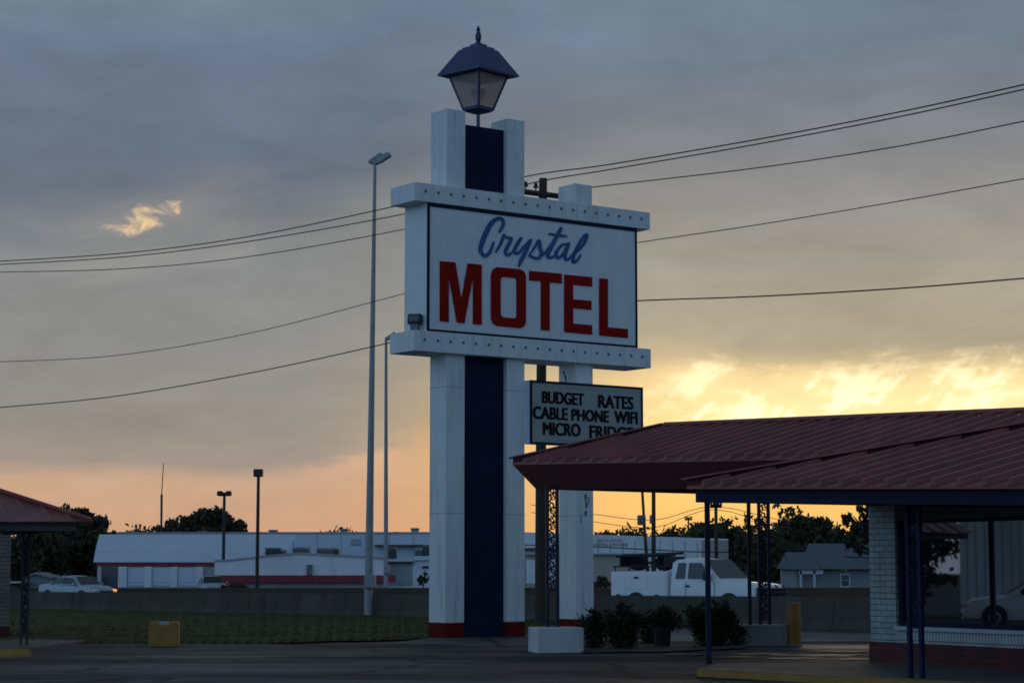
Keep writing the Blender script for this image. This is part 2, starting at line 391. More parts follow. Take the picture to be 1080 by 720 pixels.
# ------------------------------------------------------------------ MOTEL SIGN
PH = radians(36.2)
SO = G(469.4, 672)
sign = thing('motel_sign', 'tall white pylon sign with red MOTEL lettering, navy centre panel and lantern on top', 'sign', SO, PH)
SA = Vector((cos(PH), sin(PH), 0)); SB = Vector((-sin(PH), cos(PH), 0)); SN = -SB
def suz(px, py, w):
    p = onplane(px, py, SO + SB * w, SN); d = p - SO
    return d.dot(SA), p.z
def spart(mb, name, m, parent=None, **k): return mb.build(name, m, parent or sign, **k)
def su(px, py, w=0.): return suz(px, py, w)[0]
D = .72
zr = suz(469.4, 656.6, 0)[1]
def column(u0, u1, w0, w1, ztop, zred):
    c = MB().bbox(u0, u1, w0, w1, zred, ztop, .012); o = spart(c, 'column', 'white_paint')
    b = MB().bbox(u0 - .004, u1 + .004, w0 - .004, w1 + .004, -.05, zred, .008)
    b.build('column_base', 'red_paint', o)
    # seam lines of the metal cladding
    for z in (3.05, 6.2):
        MB().box(u0 - .003, u1 + .003, w0 - .003, w1 + .003, z, z + .014).build('cladding_seam', 'store_grey', o)
    return o
zt1 = suz(470, 114.2, 0)[1]
uL0, uL1 = 0.0, su(490.2, 400)
uR0, uR1 = su(534.6, 120), su(553.3, 300)
u30, u31 = su(607, 420), su(625.4, 420)
column(uL0, uL1, 0, D, zt1, zr)
column(uR0, uR1, 0, D, suz(534.6, 125, 0)[1], zr)
column(u30, u31, 0, D, suz(607, 193.3, 0)[1], suz(607, 652.8, 0)[1])
rs = MB(); rr0 = random.Random(3)
for (px, py, hw_, hh_) in ((617.5, 524, 1.5, 4), (618.5, 532, 1.0, 5), (617.8, 541, 1.4, 3), (621, 528, .6, 6), (613, 546, .5, 5)):
    ring = []
    for k in range(12):
        a = 2 * pi * k / 12; q = rr0.uniform(.6, 1.2)
        u, z = suz(px + cos(a) * hw_ * q, py + sin(a) * hh_ * q, -.003); ring.append((u, -.003 - .0002 * hw_, z))
    rs.add(ring, [tuple(range(12))])
for o_ in [o for o in sign.children if o.name.startswith('column')][2:3]: rs.build('rust_stain', 'rust', o_)
zp = suz(490.3, 131, .1)[1]
pn = MB(); pn.box(uL1 - .004, uR0 + .004, .14, D - .14, -.05, zp); spart(pn, 'centre_panel', 'navy_panel')
for z in (2.4, 4.9, 7.4): spart(MB().box(uL1, uR0, .136, .14, z, z + .012), 'panel_joint', 'navy_paint')
# main cabinet
wb, wc = -.155, -.20
ub0, zb1 = suz(450.8, 214, wb); ub1 = su(671.7, 300, wb)
uc0, zc1 = suz(437.5, 191.7, wc); uc1 = su(685.6, 235, wc); zc0 = suz(437.5, 211.3, wc)[1]
zd1 = suz(437.5, 347.8, wc)[1]; zd0 = suz(437.5, 369.6, wc)[1]
cab = MB().box(ub0, ub1, wb + .02, .865, zd1, zc0); cabinet = spart(cab, 'cabinet', 'sign_white')
# ribbed faces, front and back
def ribs(w_face, out):
    mb = MB(); n = 74; e = .05
    du = (ub1 - ub0 - 2 * e) / n; prof = []
    for k in range(n):
        u = ub0 + e + k * du
        prof += [(u, 0), (u + du * .30, 0), (u + du * .42, out * .014), (u + du * .88, out * .014)]
    prof.append((ub1 - e, 0))
    q = len(prof); z0, z1 = zd1 + .04, zc0 - .04
    mb.add([(u, w_face + o, z0) for u, o in prof] + [(u, w_face + o, z1) for u, o in prof], [(i, i + 1, q + i + 1, q + i) for i in range(q - 1)])
    return mb
fp = spart(ribs(wb + .012, -1), 'ribbed_face', 'sign_white')
ribs(.873, 1).build('ribbed_face', 'sign_white', sign)
fr = MB(); e = .06
for (a, b, c, d) in ((ub0, ub0 + e, zd1 + .002, zc0), (ub1 - e, ub1, zd1 + .002, zc0), (ub0 + e, ub1 - e, zd1 + .002, zd1 + e), (ub0 + e, ub1 - e, zc0 - e * 1.6, zc0)):
    fr.box(a, b, wb - .022, wb + .018, c, d)
spart(fr, 'face_frame', 'navy_paint')
def cornice(z0, z1, seed):
    c = MB().bbox(uc0, uc1, wc, .905, z0, z1, .012); o = spart(c, 'cornice', 'white_paint')
    n = 19
    skt = None
    for k in range(n):
        u = uc0 + .32 + (uc1 - uc0 - .62) * k / (n - 1)
        mb = MB(); ax = Matrix.Rotation(pi / 2, 4, 'X')
        mb.lathe([(.04, -.002), (.04, .008), (.030, .010), (.022, .024), (.012, .028)], 10, (0, 0, 0), axis=ax)
        if skt is None: skt = mb.build('bulb_socket', 'socket_grey', o); q = skt
        else: q = skt.copy(); COL.objects.link(q); q.parent = o
        q.location = (u, wc, (z0 + z1) / 2 + .03)
    for u in (uc0 + (uc1 - uc0) * .34, uc0 + (uc1 - uc0) * .67):
        MB().box(u, u + .012, wc - .002, .907, z0 - .002, z1 + .002).build('cladding_seam', 'store_grey', o)
cornice(zc0, zc1, 1); cornice(zd0, zd1, 2)
# lettering traced as outlines on the face plane
WL = wb - .005
def L2(x, y): return suz(400 + x / 3.6, 180 + y / 3.6, WL)
def letter(outline, hole=None, name='letter', m='letter_red'):
    bm = bmesh.new()
    loops = [outline] + ([hole] if hole else [])
    for lp in loops:
        vv = [bm.verts.new((*L2(x, y), 0)) for x, y in lp]
        for a, b in zip(vv, vv[1:] + vv[:1]): bm.edges.new((a, b))
    bmesh.ops.triangle_fill(bm, edges=bm.edges[:], use_beauty=True)
    bm.verts.index_update()
    mb = MB(); vs = [(v.co.x, WL - .02, v.co.y) for v in bm.verts]; n = len(vs)
    fs = [tuple(v.index for v in f.verts) for f in bm.faces]
    vs2 = [(a, WL, c) for a, b, c in vs]
    bd = [(e.verts[0].index, e.verts[1].index) for e in bm.edges if len(e.link_faces) == 1]
    mb.add(vs + vs2, fs + [tuple(i + n for i in f) for f in fs] + [(a, b, b + n, a + n) for a, b in bd]); bm.free()
    return spart(mb, name, m)
letter([(229, 343), (288, 348), (311, 490), (335, 352), (388, 357), (388, 585), (355, 582), (355, 405), (322, 579), (294, 576), (263, 400), (263, 574), (229, 571)], name='red_letter')
letter([(424, 395), (430, 374), (446, 366), (534, 374), (550, 384), (556, 402), (556, 572), (550, 590), (534, 598), (446, 589), (430, 580), (424, 562)],
       [(460, 414), (463, 406), (470, 403), (511, 407), (518, 411), (521, 419), (521, 549), (518, 557), (511, 560), (470, 556), (463, 552), (460, 544)], name='red_letter')
letter([(568, 380), (692, 391), (692, 428), (646, 424), (646, 607), (613, 604), (613, 420), (568, 416)], name='red_letter')
letter([(702, 394), (807, 404), (807, 440), (735, 433), (735, 488), (804, 494), (804, 528), (735, 522), (735, 580), (807, 586), (807, 622), (702, 612)], name='red_letter')
letter([(835, 408), (867, 411), (867, 594), (943, 601), (943, 635), (835, 625)], name='red_letter')
def catmull(pts, n=8):
    out = []; P = [pts[0]] + pts + [pts[-1]]
    for i in range(1, len(P) - 2):
        for k in range(n):
            t = k / n
            out.append(tuple(.5 * (2 * b + (c - a) * t + (2 * a - 5 * b + 4 * c - d) * t * t + (3 * b - a - 3 * c + d) * t ** 3) for a, b, c, d in zip(P[i - 1], P[i], P[i + 1], P[i + 2])))
    out.append(pts[-1]); return out
STRK = [
 [[(222, 185, 26), (252, 130, 32), (248, 84, 32), (208, 70, 34), (150, 112, 44), (105, 190, 48), (70, 280, 46), (56, 350, 38), (92, 398, 34), (138, 362, 32), (168, 280, 22)]],
 [[(190, 362, 18), (232, 290, 28), (258, 215, 30)], [(255, 225, 24), (290, 238, 28), (325, 250, 30), (292, 315, 34), (272, 368, 32), (300, 390, 26), (345, 352, 18)]],
 [[(408, 245, 32), (372, 305, 34), (350, 358, 30), (384, 376, 28), (432, 322, 26), (482, 272, 26)], [(492, 262, 34), (448, 362, 38), (412, 435, 38), (392, 482, 26)]],
 [[(478, 398, 16), (528, 325, 22), (566, 268, 34), (576, 325, 34), (590, 378, 34), (558, 420, 30), (492, 402, 24)]],
 [[(600, 395, 18), (640, 345, 22), (690, 280, 26)], [(760, 158, 32), (712, 248, 36), (666, 340, 36), (642, 392, 32), (668, 414, 28), (720, 384, 18)], [(655, 205, 18), (735, 217, 28), (805, 226, 20)]],
 [[(805, 296, 26), (762, 308, 28), (718, 370, 30), (732, 414, 28), (772, 388, 26), (818, 312, 26)], [(826, 292, 32), (796, 392, 32), (812, 434, 26), (856, 392, 16)]],
 [[(850, 398, 18), (905, 356, 22), (962, 288, 26), (990, 214, 22), (960, 228, 26), (910, 312, 32), (868, 402, 34), (870, 452, 32), (906, 432, 24), (930, 388, 16)]]]
def L3(x, y): return suz(500 + x / 8.308, 222 + y / 8.308, WL)
for li, strokes in enumerate(STRK):
    mb = MB()
    for si, st in enumerate(strokes):
        pts = catmull(st, 7); off = WL - .016 - .0015 * si
        lv = []; rv = []; n = len(pts)
        for i, (x, y, w) in enumerate(pts):
            x0, y0, _ = pts[max(0, i - 1)]; x1, y1, _ = pts[min(n - 1, i + 1)]
            dx, dy = x1 - x0, y1 - y0; l = sqrt(dx * dx + dy * dy) or 1
            nx, ny = -dy / l * w * .47, dx / l * w * .47
            lv.append(L3(x + nx, y + ny)); rv.append(L3(x - nx, y - ny))
        # rounded ends
        vs = [(u, off, z) for u, z in lv] + [(u, off, z) for u, z in rv]
        vb = [(u, WL, z) for u, z in lv] + [(u, WL, z) for u, z in rv]
        fs = [(i, i + 1, n + i + 1, n + i) for i in range(n - 1)]
        N2 = 2 * n
        fs2 = [tuple(q + N2 for q in f) for f in fs] + [(i, i + 1, N2 + i + 1, N2 + i) for i in range(n - 1)] + [(n + i, n + i + 1, N2 + n + i + 1, N2 + n + i) for i in range(n - 1)] + [(0, n, N2 + n, N2), (n - 1, 2 * n - 1, N2 + 2 * n - 1, N2 + n - 1)]
        mb.add(vs + vb, fs + fs2)
        for (x, y, w) in (pts[0], pts[-1]):
            ring = [L3(x + cos(a * pi / 5) * w * .47, y + sin(a * pi / 5) * w * .47) for a in range(10)]
            mb.add([(u, off - .0007, z) for u, z in ring], [tuple(range(10))])
    spart(mb, 'script_letter', 'letter_blue')
# floodlight standing on the lower cornice, against the left side
fl = MB(); u0 = ub0 - .17
fm = Matrix.Translation((u0, .12, zd1 + .30)) @ Matrix.Rotation(radians(-50), 4, 'Z') @ Matrix.Rotation(radians(-8), 4, 'X')
fl.bbox(-.17, .17, -.10, .10, -.12, .13, .02, mtx=fm)
fo = spart(fl, 'floodlight', 'black_metal')
g1 = MB().bbox(-.125, .125, -.112, -.102, -.07, .085, .004, mtx=fm); g1.build('lens', 'store_glass', fo)
g2 = MB().bbox(-.10, .10, -.09, .09, zd1 - zd1, .2, .01, mtx=Matrix.Translation((u0, .12, zd1)) @ Matrix.Rotation(radians(-50), 4, 'Z')); g2.build('mount', 'unit_metal', fo)
# ---- lantern
uc_ = (uL1 + uR0) / 2; wl = D / 2
LC = SO + SA * uc_ + SB * wl
def lz(py): return at(505, py, LC.y).z
lan = MB().lathe([(.045, zp - .01), (.045, lz(117.5))], 12, (uc_, wl, 0))
lo = spart(lan, 'lantern', 'lantern_blue', smooth=True)
RZ = radians(45) - PH + radians(1.5)
R4 = RZ - pi / 4 + pi / 4
def sq(mb, prof, rot=RZ): return mb.lathe(prof, 4, (uc_, wl, 0), rot)
zg0, zg1, zR0, zR1 = lz(116.6), lz(82.0), lz(79.8), lz(55)
q = 1.052 / 44.3
rot4 = -PH + radians(3)   # corners towards camera, left, right
def sq4(prof): return MB().lathe(prof, 4, (uc_, wl, 0), rot4 )
sq4([(.30, zg0 - .06), (.41, zg0 - .005), (.41, zg0 + .03), (.30, zg0 + .035)]).build('lantern_floor', 'lantern_blue', lo)
sq4([(1.055, zR0 - .03), (1.055, zR0 + .01), (.54, zR1), (.50, zR1 + .04)]).build('lantern_roof', 'lantern_blue', lo)
sq4([(.42, zR1 + .041), (.42, zR1 + .10), (.22, zR1 + .101), (.22, zR1 + .19), (.17, zR1 + .20)]).build('roof_cap', 'lantern_blue', lo)
zf = zR1 + .20; hf = lz(27.5) - zf
MB().lathe([(.11, zf), (.09, zf + .06 * hf), (.05, zf + .16 * hf), (.075, zf + .25 * hf), (.085, zf + .45 * hf), (.06, zf + .62 * hf), (.035, zf + .72 * hf), (.062, zf + .76 * hf), (.05, zf + .82 * hf), (.012, zf + 1.0 * hf)], 12, (uc_, wl, 0)).build('finial', 'lantern_blue', lo, smooth=True)
rt, rb = .755, .385
cs = [(cos(rot4 + k * pi / 2), sin(rot4 + k * pi / 2)) for k in range(4)]
fbm = MB()
for cx_, sx_ in cs:
    fbm.tube([(uc_ + cx_ * rb, wl + sx_ * rb, zg0 + .02), (uc_ + cx_ * rt, wl + sx_ * rt, zg1 + .03)], .03, 5)
for k in range(4):
    a, b = cs[k], cs[(k + 1) % 4]
    fbm.tube([(uc_ + a[0] * rt, wl + a[1] * rt, zg1 + .02), (uc_ + b[0] * rt, wl + b[1] * rt, zg1 + .02)], .03, 5)
    fbm.tube([(uc_ + a[0] * rb, wl + a[1] * rb, zg0 + .04), (uc_ + b[0] * rb, wl + b[1] * rb, zg0 + .04)], .026, 5)
fbm.build('lantern_frame', 'lantern_blue', lo)
for k in range(4):
    a, b = cs[k], cs[(k + 1) % 4]; t, l = rt - .02, rb - .015
    MB().add([(uc_ + a[0] * l, wl + a[1] * l, zg0 + .03), (uc_ + b[0] * l, wl + b[1] * l, zg0 + .03), (uc_ + b[0] * t, wl + b[1] * t, zg1 + .03), (uc_ + a[0] * t, wl + a[1] * t, zg1 + .03)], [(0, 1, 2, 3)]).build('glass_pane', 'frosted_glass', lo)
bb = MB(); bb.lathe([(.05, zg0 + .03), (.05, zg0 + .28), (.03, zg0 + .30)], 8, (uc_, wl, 0))
for a in range(3):
    an = a * 2.1; c = (uc_ + .13 * cos(an), wl + .13 * sin(an))
    bb.tube([(uc_, wl, zg0 + .24), (c[0], c[1], zg0 + .30), (c[0], c[1], zg0 + .36)], .03, 6)
    bb.lathe([(.02, zg0 + .35), (.075, zg0 + .43), (.085, zg0 + .50), (.05, zg0 + .57), (.01, zg0 + .6)], 8, (c[0], c[1], 0))
bb.build('bulb_cluster', 'dark_grey', lo, smooth=True)

# ------------------------------------------------------------------ message board
WM = -.26
um0, zm1 = suz(559.3, 400.5, WM); um1 = su(678, 425, WM); zm0 = suz(559.3, 467.8, WM)[1]
board = thing('message_board', 'white changeable letter board reading BUDGET RATES CABLE PHONE WIFI below the big sign', 'sign', SO, PH)
MB().bbox(um0, um1, WM + .03, -.006, zm0, zm1, .008).build('case', 'store_roof', board)
MB().box(um0 + .05, um1 - .05, WM + .012, WM + .028, zm0 + .05, zm1 - .05).build('face', 'board_white', board)
fm_ = MB(); e = .055
for (a, b, c, d) in ((um0, um0 + e, zm0, zm1), (um1 - e, um1, zm0, zm1), (um0 + e, um1 - e, zm0, zm0 + e), (um0 + e, um1 - e, zm1 - e, zm1)): fm_.box(a, b, WM - .012, WM + .03, c, d)
fm_.build('frame', 'navy_paint', board)
rl = MB()
hz = (zm1 - zm0 - .2) / 3
for k in range(3):
    for zz in (zm1 - .12 - hz * k - .02, zm1 - .12 - hz * (k + 1) + .05): rl.box(um0 + .06, um1 - .06, WM + .004, WM + .013, zz, zz + .014)
for k in range(1, 34):
    u = um0 + (um1 - um0) * k / 34; rl.box(u, u + .005, WM + .009, WM + .0125, zm0 + .06, zm1 - .06)
rl.build('letter_rail', 'store_grey', board)
def bword(s, x0, x1, ty, by):
    uu0, z1 = suz(555 + x0 / 8.308, 398 + ty / 8.308, WM); z0 = suz(555 + x0 / 8.308, 398 + by / 8.308, WM)[1]
    uu1 = su(555 + x1 / 8.308, 398 + (ty + by) / 2 / 8.308, WM)
    vs, fs = text_geo(s)
    mb = MB(); n = len(vs)
    P = [(uu0 + a * (uu1 - uu0), z0 + b * (z1 - z0)) for a, b in vs]
    for k in range(6): mb.add([(u + (k % 3 - 1) * .018, WM - .003 - .0006 * k, z + (k // 3 - .5) * .014) for u, z in P], fs)
    return mb.build('black_letters', 'letter_black', board)
for w in (('BUDGET', 142, 503, 118, 222), ('RATES', 635, 935, 152, 262), ('CABLE', 62, 360, 250, 358), ('PHONE', 400, 720, 275, 375), ('WIFI', 775, 972, 292, 397), ('MICRO', 150, 472, 390, 500), ('FRIDGE', 558, 935, 418, 528)):
    bword(*w)
MB().tube([(um0 + 1.28, -.1, zm1), (um0 + 1.30, -.05, zm1 + .15), (um0 + 1.25, -.03, zm1 + .3)], .03, 6).build('conduit', 'black_metal', board)
MB().tube([(u31 + .06, .12, zm1 - .02), (u31 + .03, .12, zm1 + .5), (u31 + .08, .12, zd0 - .01)], .012, 5).build('power_cable', 'wire_black', board)

# ------------------------------------------------------------------ utility pole, crossarm, power lines
UY = 61.4
ub = at(570, 646, UY); ut = at(572.8, 188.3, UY)
up = thing('utility_pole', 'tall dark wooden utility pole standing directly behind the motel sign', 'utility pole', (ub.x, ub.y, 0))
MB().tube([(0, 0, -.1), (0.03, 0, ut.z * .5), (ut.x - ub.x, 0, ut.z)], [.17, .15, .12], 12).build('pole', 'wood_pole', up, smooth=True)
c0, c1 = at(552.5, 202.3, UY - .6) - Vector((ub.x, ub.y, 0)), at(597, 208, UY + .6) - Vector((ub.x, ub.y, 0))
ca = MB(); d_ = (c1 - c0).normalized(); ca.tube([c0 - d_ * .2, c1], .085, 4); cao = ca.build('crossarm', 'wood_pole', up)
for t in (.28, .04, .98):
    p = c0.lerp(c1, t); MB().lathe([(.02, 0), (.02, .1), (.07, .11), (.08, .16), (.045, .18), (.06, .22), (.03, .27)], 10, p + Vector((0, 0, .05))).build('insulator', 'dark_grey', up, smooth=True)
UP0 = Vector((ub.x, ub.y, 0))
def wire(label, L0, L1, P, R1, R0, r=.016, sagL=.0, sagR=.0):
    # L0 px,py at frame left, L1 near pole; straight in pixel terms between given points, each at its own distance
    mb = MB(); pts = []
    YL, YR = 79.0, 48.5
    def along(px, py, side):
        if side < 0: t = (572 - px) / 572.; Y = UY + (YL - UY) * t
        else: t = (px - 572) / 508.; Y = UY + (YR - UY) * t
        return at(px, py, Y)
    seq = [along(px, py, -1) for px, py in L0] + [along(px, py, 1) for px, py in R0]
    pts = [Vector(p) for p in catmull([tuple(p) for p in seq], 8)]
    dl = (pts[0] - pts[2]).normalized(); dr = (pts[-1] - pts[-3]).normalized()
    pts = [pts[0] + dl * d + Vector((0, 0, d * d * .0012)) for d in (60, 40, 24, 12, 5)] + pts + [pts[-1] + dr * d for d in (5, 12, 30)]
    mb.tube(pts, r, 5)
    return tag(mb.build('power_line', 'wire_black'), label, 'power line', 'power lines strung past the motel sign')
wire('uppermost of the power lines, meeting the pole just above its crossarm', [(0, 275.5), (130, 267), (260, 250), (420, 217), (556, 186)], None, None, None, [(640, 174), (800, 147), (950, 118), (1080, 89.5)], r=.019)
wire('second power line from the top, running close below the uppermost one', [(0, 279), (130, 271), (260, 255), (425, 226), (562, 193)], None, None, None, [(640, 179.5), (800, 152), (950, 123), (1080, 94.5)], r=.018)
wire('third power line from the top, behind the short third column top', [(0, 287), (130, 283.5), (260, 271), (425, 242), (594, 203)], None, None, None, [(627, 197.3), (800, 177), (950, 154), (1080, 128)], r=.016)
wire('fourth thin power line, leaving the right edge of the sign cabinet near its top', [(0, 381.5), (120, 375), (260, 352), (425, 310), (565, 273)], None, None, None, [(675, 255.5), (800, 237), (950, 212), (1080, 188.5)], r=.0135)
wire('lowest and darkest overhead cable, passing behind the MOTEL letters', [(0, 429.5), (120, 418), (260, 394), (408, 362), (565, 323)], None, None, None, [(675, 317), (800, 312.5), (950, 304), (1080, 293.5)], r=.019)

# ------------------------------------------------------------------ tall highway light poles
def hw_light(label, px0, py0, px1, py1, Y, r0, r1, heads):
    b = at(px0, py0, Y); t = at(px1, py1, Y)
    o = thing('highway_light', label, 'street light', (b.x, b.y, b.z - .05), 0, 'tall highway light poles')
    h = t.z - b.z
    MB().tube([(0, 0, 0), (0, 0, .3), ((t.x - b.x) * .5, 0, h * .5), (t.x - b.x, 0, h)], [r0 * 1.0, r0, (r0 + r1) / 2, r1], 10).build('pole', 'galvanised', o, smooth=True)
    MB().bbox(-r0 * .9, r0 * 1.0 + .10, -.24, .1, .85, 1.3, .05).build('transformer_box', 'galvanised', o)
    dx = t.x - b.x
    for k in range(heads):
        yaw = Matrix.Translation((dx + .02 - .16 * k, .1 * k, h - .10 + .02 * k)) @ Matrix.Rotation(radians(10 + 24 * k), 4, 'Z') @ Matrix.Rotation(radians(-36), 4, 'Y') @ Matrix.Rotation(radians(30), 4, 'X')
        hm = MB(); hm.bbox(.0, .58, -.15, .15, -.05, .08, .04, mtx=yaw)
        ho = hm.build('lamp_head', 'galvanised', o)
        MB().bbox(.16, .58, -.13, .13, -.062, -.052, .004, mtx=yaw).build('lens', 'store_glass', ho)
        MB().tube([(dx, 0, h - .15), yaw @ Vector((.1, 0, 0))], .05, 6).build('bracket', 'galvanised', ho)
    return o
hw_light('tallest grey highway light pole with twin tilted lamp heads left of the sign', 388.5, 646.5, 395.6, 168, 68.5, .14, .05, 2)
hw_light('shorter thin grey highway light pole, its lamp beside the lower cornice of the sign', 407, 622, 407.2, 355, 106, .12, .07, 1)

# ------------------------------------------------------------------ store car-park lamps
def lot_lamp(label, px, pyt, pyb, Y, wide):
    b = at(px, pyb, Y); t = at(px, pyt, Y)
    o = thing('parking_lamp', label, 'street light', (b.x, b.y, 0), 0, 'black lamp posts of the store parking lot')
    h = t.z
    MB().tube([(0, 0, -.05), (0, 0, h - .2)], [.13, .10], 8).build('pole', 'black_metal', o)
    w = wide / 2
    if wide > .8:
        hm = MB(); hm.bbox(-w, -.1, -.25, .25, h - .35, h, .08); hm.bbox(.1, w, -.25, .25, h - .35, h, .08); hm.box(-.12, .12, -.06, .06, h - .3, h - .1)
    else: hm = MB().bbox(-w, w, -.3, .3, h - .5, h, .06)
    ho = hm.build('lamp_head', 'black_metal', o)
    MB().box(-w * .8, w * .8, -.2, .2, h - .365 if wide > .8 else h - .512, h - .352 if wide > .8 else h - .502).build('lens', 'store_glass', ho)
lot_lamp('black parking lamp post with two wide flat heads, the shorter of the two', 235.2, 517.5, 618, 148, 1.02)
lot_lamp('black parking lamp post with one square head, taller, nearer the light pole', 271, 494.5, 620, 138, .62)

# ------------------------------------------------------------------ far stores
def Bx(px0, px1, Y): return (px0 - CX) / F * Y, (px1 - CX) / F * Y
def Zp(py, Y): return at(540, py, Y).z
BY = 176.0
wh = thing('warehouse', 'long pale flat-roofed warehouse behind the low white store, left of the sign', 'building', (0, BY, 0))
x0, x1 = Bx(108, 512, BY)
MB().box(x0, x1, 0, 26, -.06, Zp(562.6, BY)).build('wall', 'store_roof', wh)
MB().box(x0 - .1, x1 + .1, -.08, 26.1, Zp(562.6, BY) + .002, Zp(561.9, BY) + .1).build('parapet_cap', 'store_grey', wh)
sm = MB()
for k in range(1, 16):
    x = x0 + (x1 - x0) * k / 16; sm.box(x, x + .05, -.02, 0, 0, Zp(563, BY))
sm.build('wall_seam', 'store_grey', wh)
for px, py0, py1 in ((390, 571, 566),):
    a, b = Bx(371, 381, BY); MB().bbox(a, b, -.12, -.003, Zp(574.5, BY), Zp(568, BY), .03).build('louvre', 'store_grey', wh)
a, b = Bx(396, 460, BY); MB().box(a, b, -1.0, -.003, Zp(575.6, BY), Zp(574.2, BY)).build('canopy_edge', 'dark_grey', wh)
# storefront with lean-to metal roof
SY = 150.0
sf = thing('storefront', 'store with pale blue metal lean-to roof, dark red fascia and white shutters', 'building', (0, SY, 0))
xa, xb = Bx(101, 300, SY); 
z0, z1, z2 = Zp(591.8, SY), Zp(581.8, SY + 3), Zp(563.2, SY + 9)
xl, _ = Bx(106.5, 107, SY + 9); xm, _ = Bx(102.5, 103, SY + 3)
rfm = MB()
rfm.add([(xa, 0, z0), (xb, 0, z0), (xb, 3, z1), (xm, 3, z1)], [(0, 1, 2, 3)])
rfm.add([(xm, 3.0, z1 + .01), (xb, 3.0, z1 + .01), (xb, 9, z2), (xl, 9, z2)], [(0, 1, 2, 3)])
rfm.add([(xa, 0, z0 - .06), (xb, 0, z0 - .06), (xb, 9, z0 - .06), (xl, 9, z0 - .06)], [(0, 3, 2, 1)])
rfm.add([(xa, 0, z0), (xb, 0, z0), (xb, 0, z0 - .06), (xa, 0, z0 - .06)], [(0, 3, 2, 1)])
n = 60
for k in range(n):
    t = (k + .5) / n
    p, q, r_ = Vector((xa + (xb - xa) * t, 0, z0)), Vector((xm + (xb - xm) * t, 3, z1)), Vector((xl + (xb - xl) * t, 9, z2))
    rfm.tube([p, q, r_], .022, 4)
rfm.build('metal_roof', 'store_roof', sf)
xw0, xw1 = Bx(104.5, 232, SY)
MB().box(xw0, xw1, .25, 9, -.06, z0 - .07).build('wall', 'store_grey', sf)
MB().box(xw0 - .05, xw1, .12, .248, Zp(596.8, SY), z0 - .065).build('fascia', 'store_red', sf)
def spanel(a, b, ya, yb, nm, m, y0=.2, y1=.248):
    p, q = Bx(a, b, SY); return MB().box(p, q, y0, y1, Zp(yb, SY), Zp(ya, SY)).build(nm, m, sf)
spanel(105.3, 109.2, 597, 625, 'pillar', 'trim_white', .0, .24)
d0 = spanel(110, 126, 598, 625, 'door', 'store_glass')
for a, b in ((127, 136), (154, 162), (182, 189), (208, 216)): spanel(a, b, 597.2, 619, 'pillar', 'store_white', .05, .245)
for a, b in ((136.6, 153.6), (162.4, 181.6), (189.4, 207.6)):
    w_ = spanel(a, b, 598, 617, 'window', 'store_roof')
    p, q = Bx(a, b, SY)
    MB().box(p, q, .19, .199, Zp(614, SY), Zp(613.6, SY)).build('glazing_bar', 'store_grey', w_)
spanel(127, 216, 617, 625, 'plinth', 'store_grey', .1, .244)
# low white store with red stripe
LY = 144.0
ls = thing('white_store', 'low white store with a shallow gable and a red stripe along its front', 'building', (0, LY, 0))
def lx(px): return (px - CX) / F * LY
def lzp(py): return Zp(py, LY)
pr = [(lx(228), 0, -.06), (lx(408), 0, -.06), (lx(408), 0, lzp(589.6)), (lx(388), 0, lzp(588.0)), (lx(350), 0, lzp(586.0)), (lx(316), 0, lzp(584.0)), (lx(281), 0, lzp(587)), (lx(245), 0, lzp(591)), (lx(228), 0, lzp(592))]
MB().slab([Vector(p) for p in pr], (0, 12, 0)).build('wall', 'store_white', ls)
MB().box(lx(229), lx(418), -1.2, -.003, lzp(613.6), lzp(606.2)).build('red_awning', 'store_red', ls)
MB().bbox(lx(325), lx(330.8), -.25, -.003, lzp(606), lzp(595), .03).build('meter_box', 'unit_metal', ls)
tr = MB()
for p, q in zip(pr[2:], pr[3:]):
    tr.hexa([Vector(p) + Vector((0, -.1, 0)), Vector(q) + Vector((0, -.1, 0)), Vector(q) + Vector((0, -.004, 0)), Vector(p) + Vector((0, -.004, 0))],
            [Vector(p) + Vector((0, -.1, .12)), Vector(q) + Vector((0, -.1, .12)), Vector(q) + Vector((0, -.004, .12)), Vector(p) + Vector((0, -.004, .12))])
tr.build('roof_edge', 'store_grey', ls)
for px in (300, 327, 336, 373): MB().tube([(lx(px), -.9, -.05), (lx(px), -.9, lzp(613.8))], .05, 6).build('awning_post', 'store_grey', ls)
# garage block
GY = 146.0
gb_ = thing('garage', 'small pale garage with a grey roller door beside the thin light pole', 'building', (0, GY, 0))
def gx(px): return (px - CX) / F * GY
MB().box(gx(409.5), gx(470), 0, 8, -.06, Zp(590.6, GY)).build('wall', 'store_white', gb_)
MB().box(gx(411.5), gx(436), -.06, -.003, Zp(617, GY), Zp(593.6, GY)).build('roller_door', 'store_grey', gb_)
MB().box(gx(408), gx(437), -.5, -.003, Zp(593.2, GY), Zp(591.6, GY)).build('door_hood', 'dark_grey', gb_)
MB().box(gx(437), gx(471), -.3, 8.1, Zp(590.4, GY), Zp(586, GY)).build('parapet', 'store_roof', gb_)
MB().bbox(gx(446), gx(453), -.4, -.31, Zp(599, GY), Zp(596.5, GY), .03).build('wall_lamp', 'black_metal', gb_)
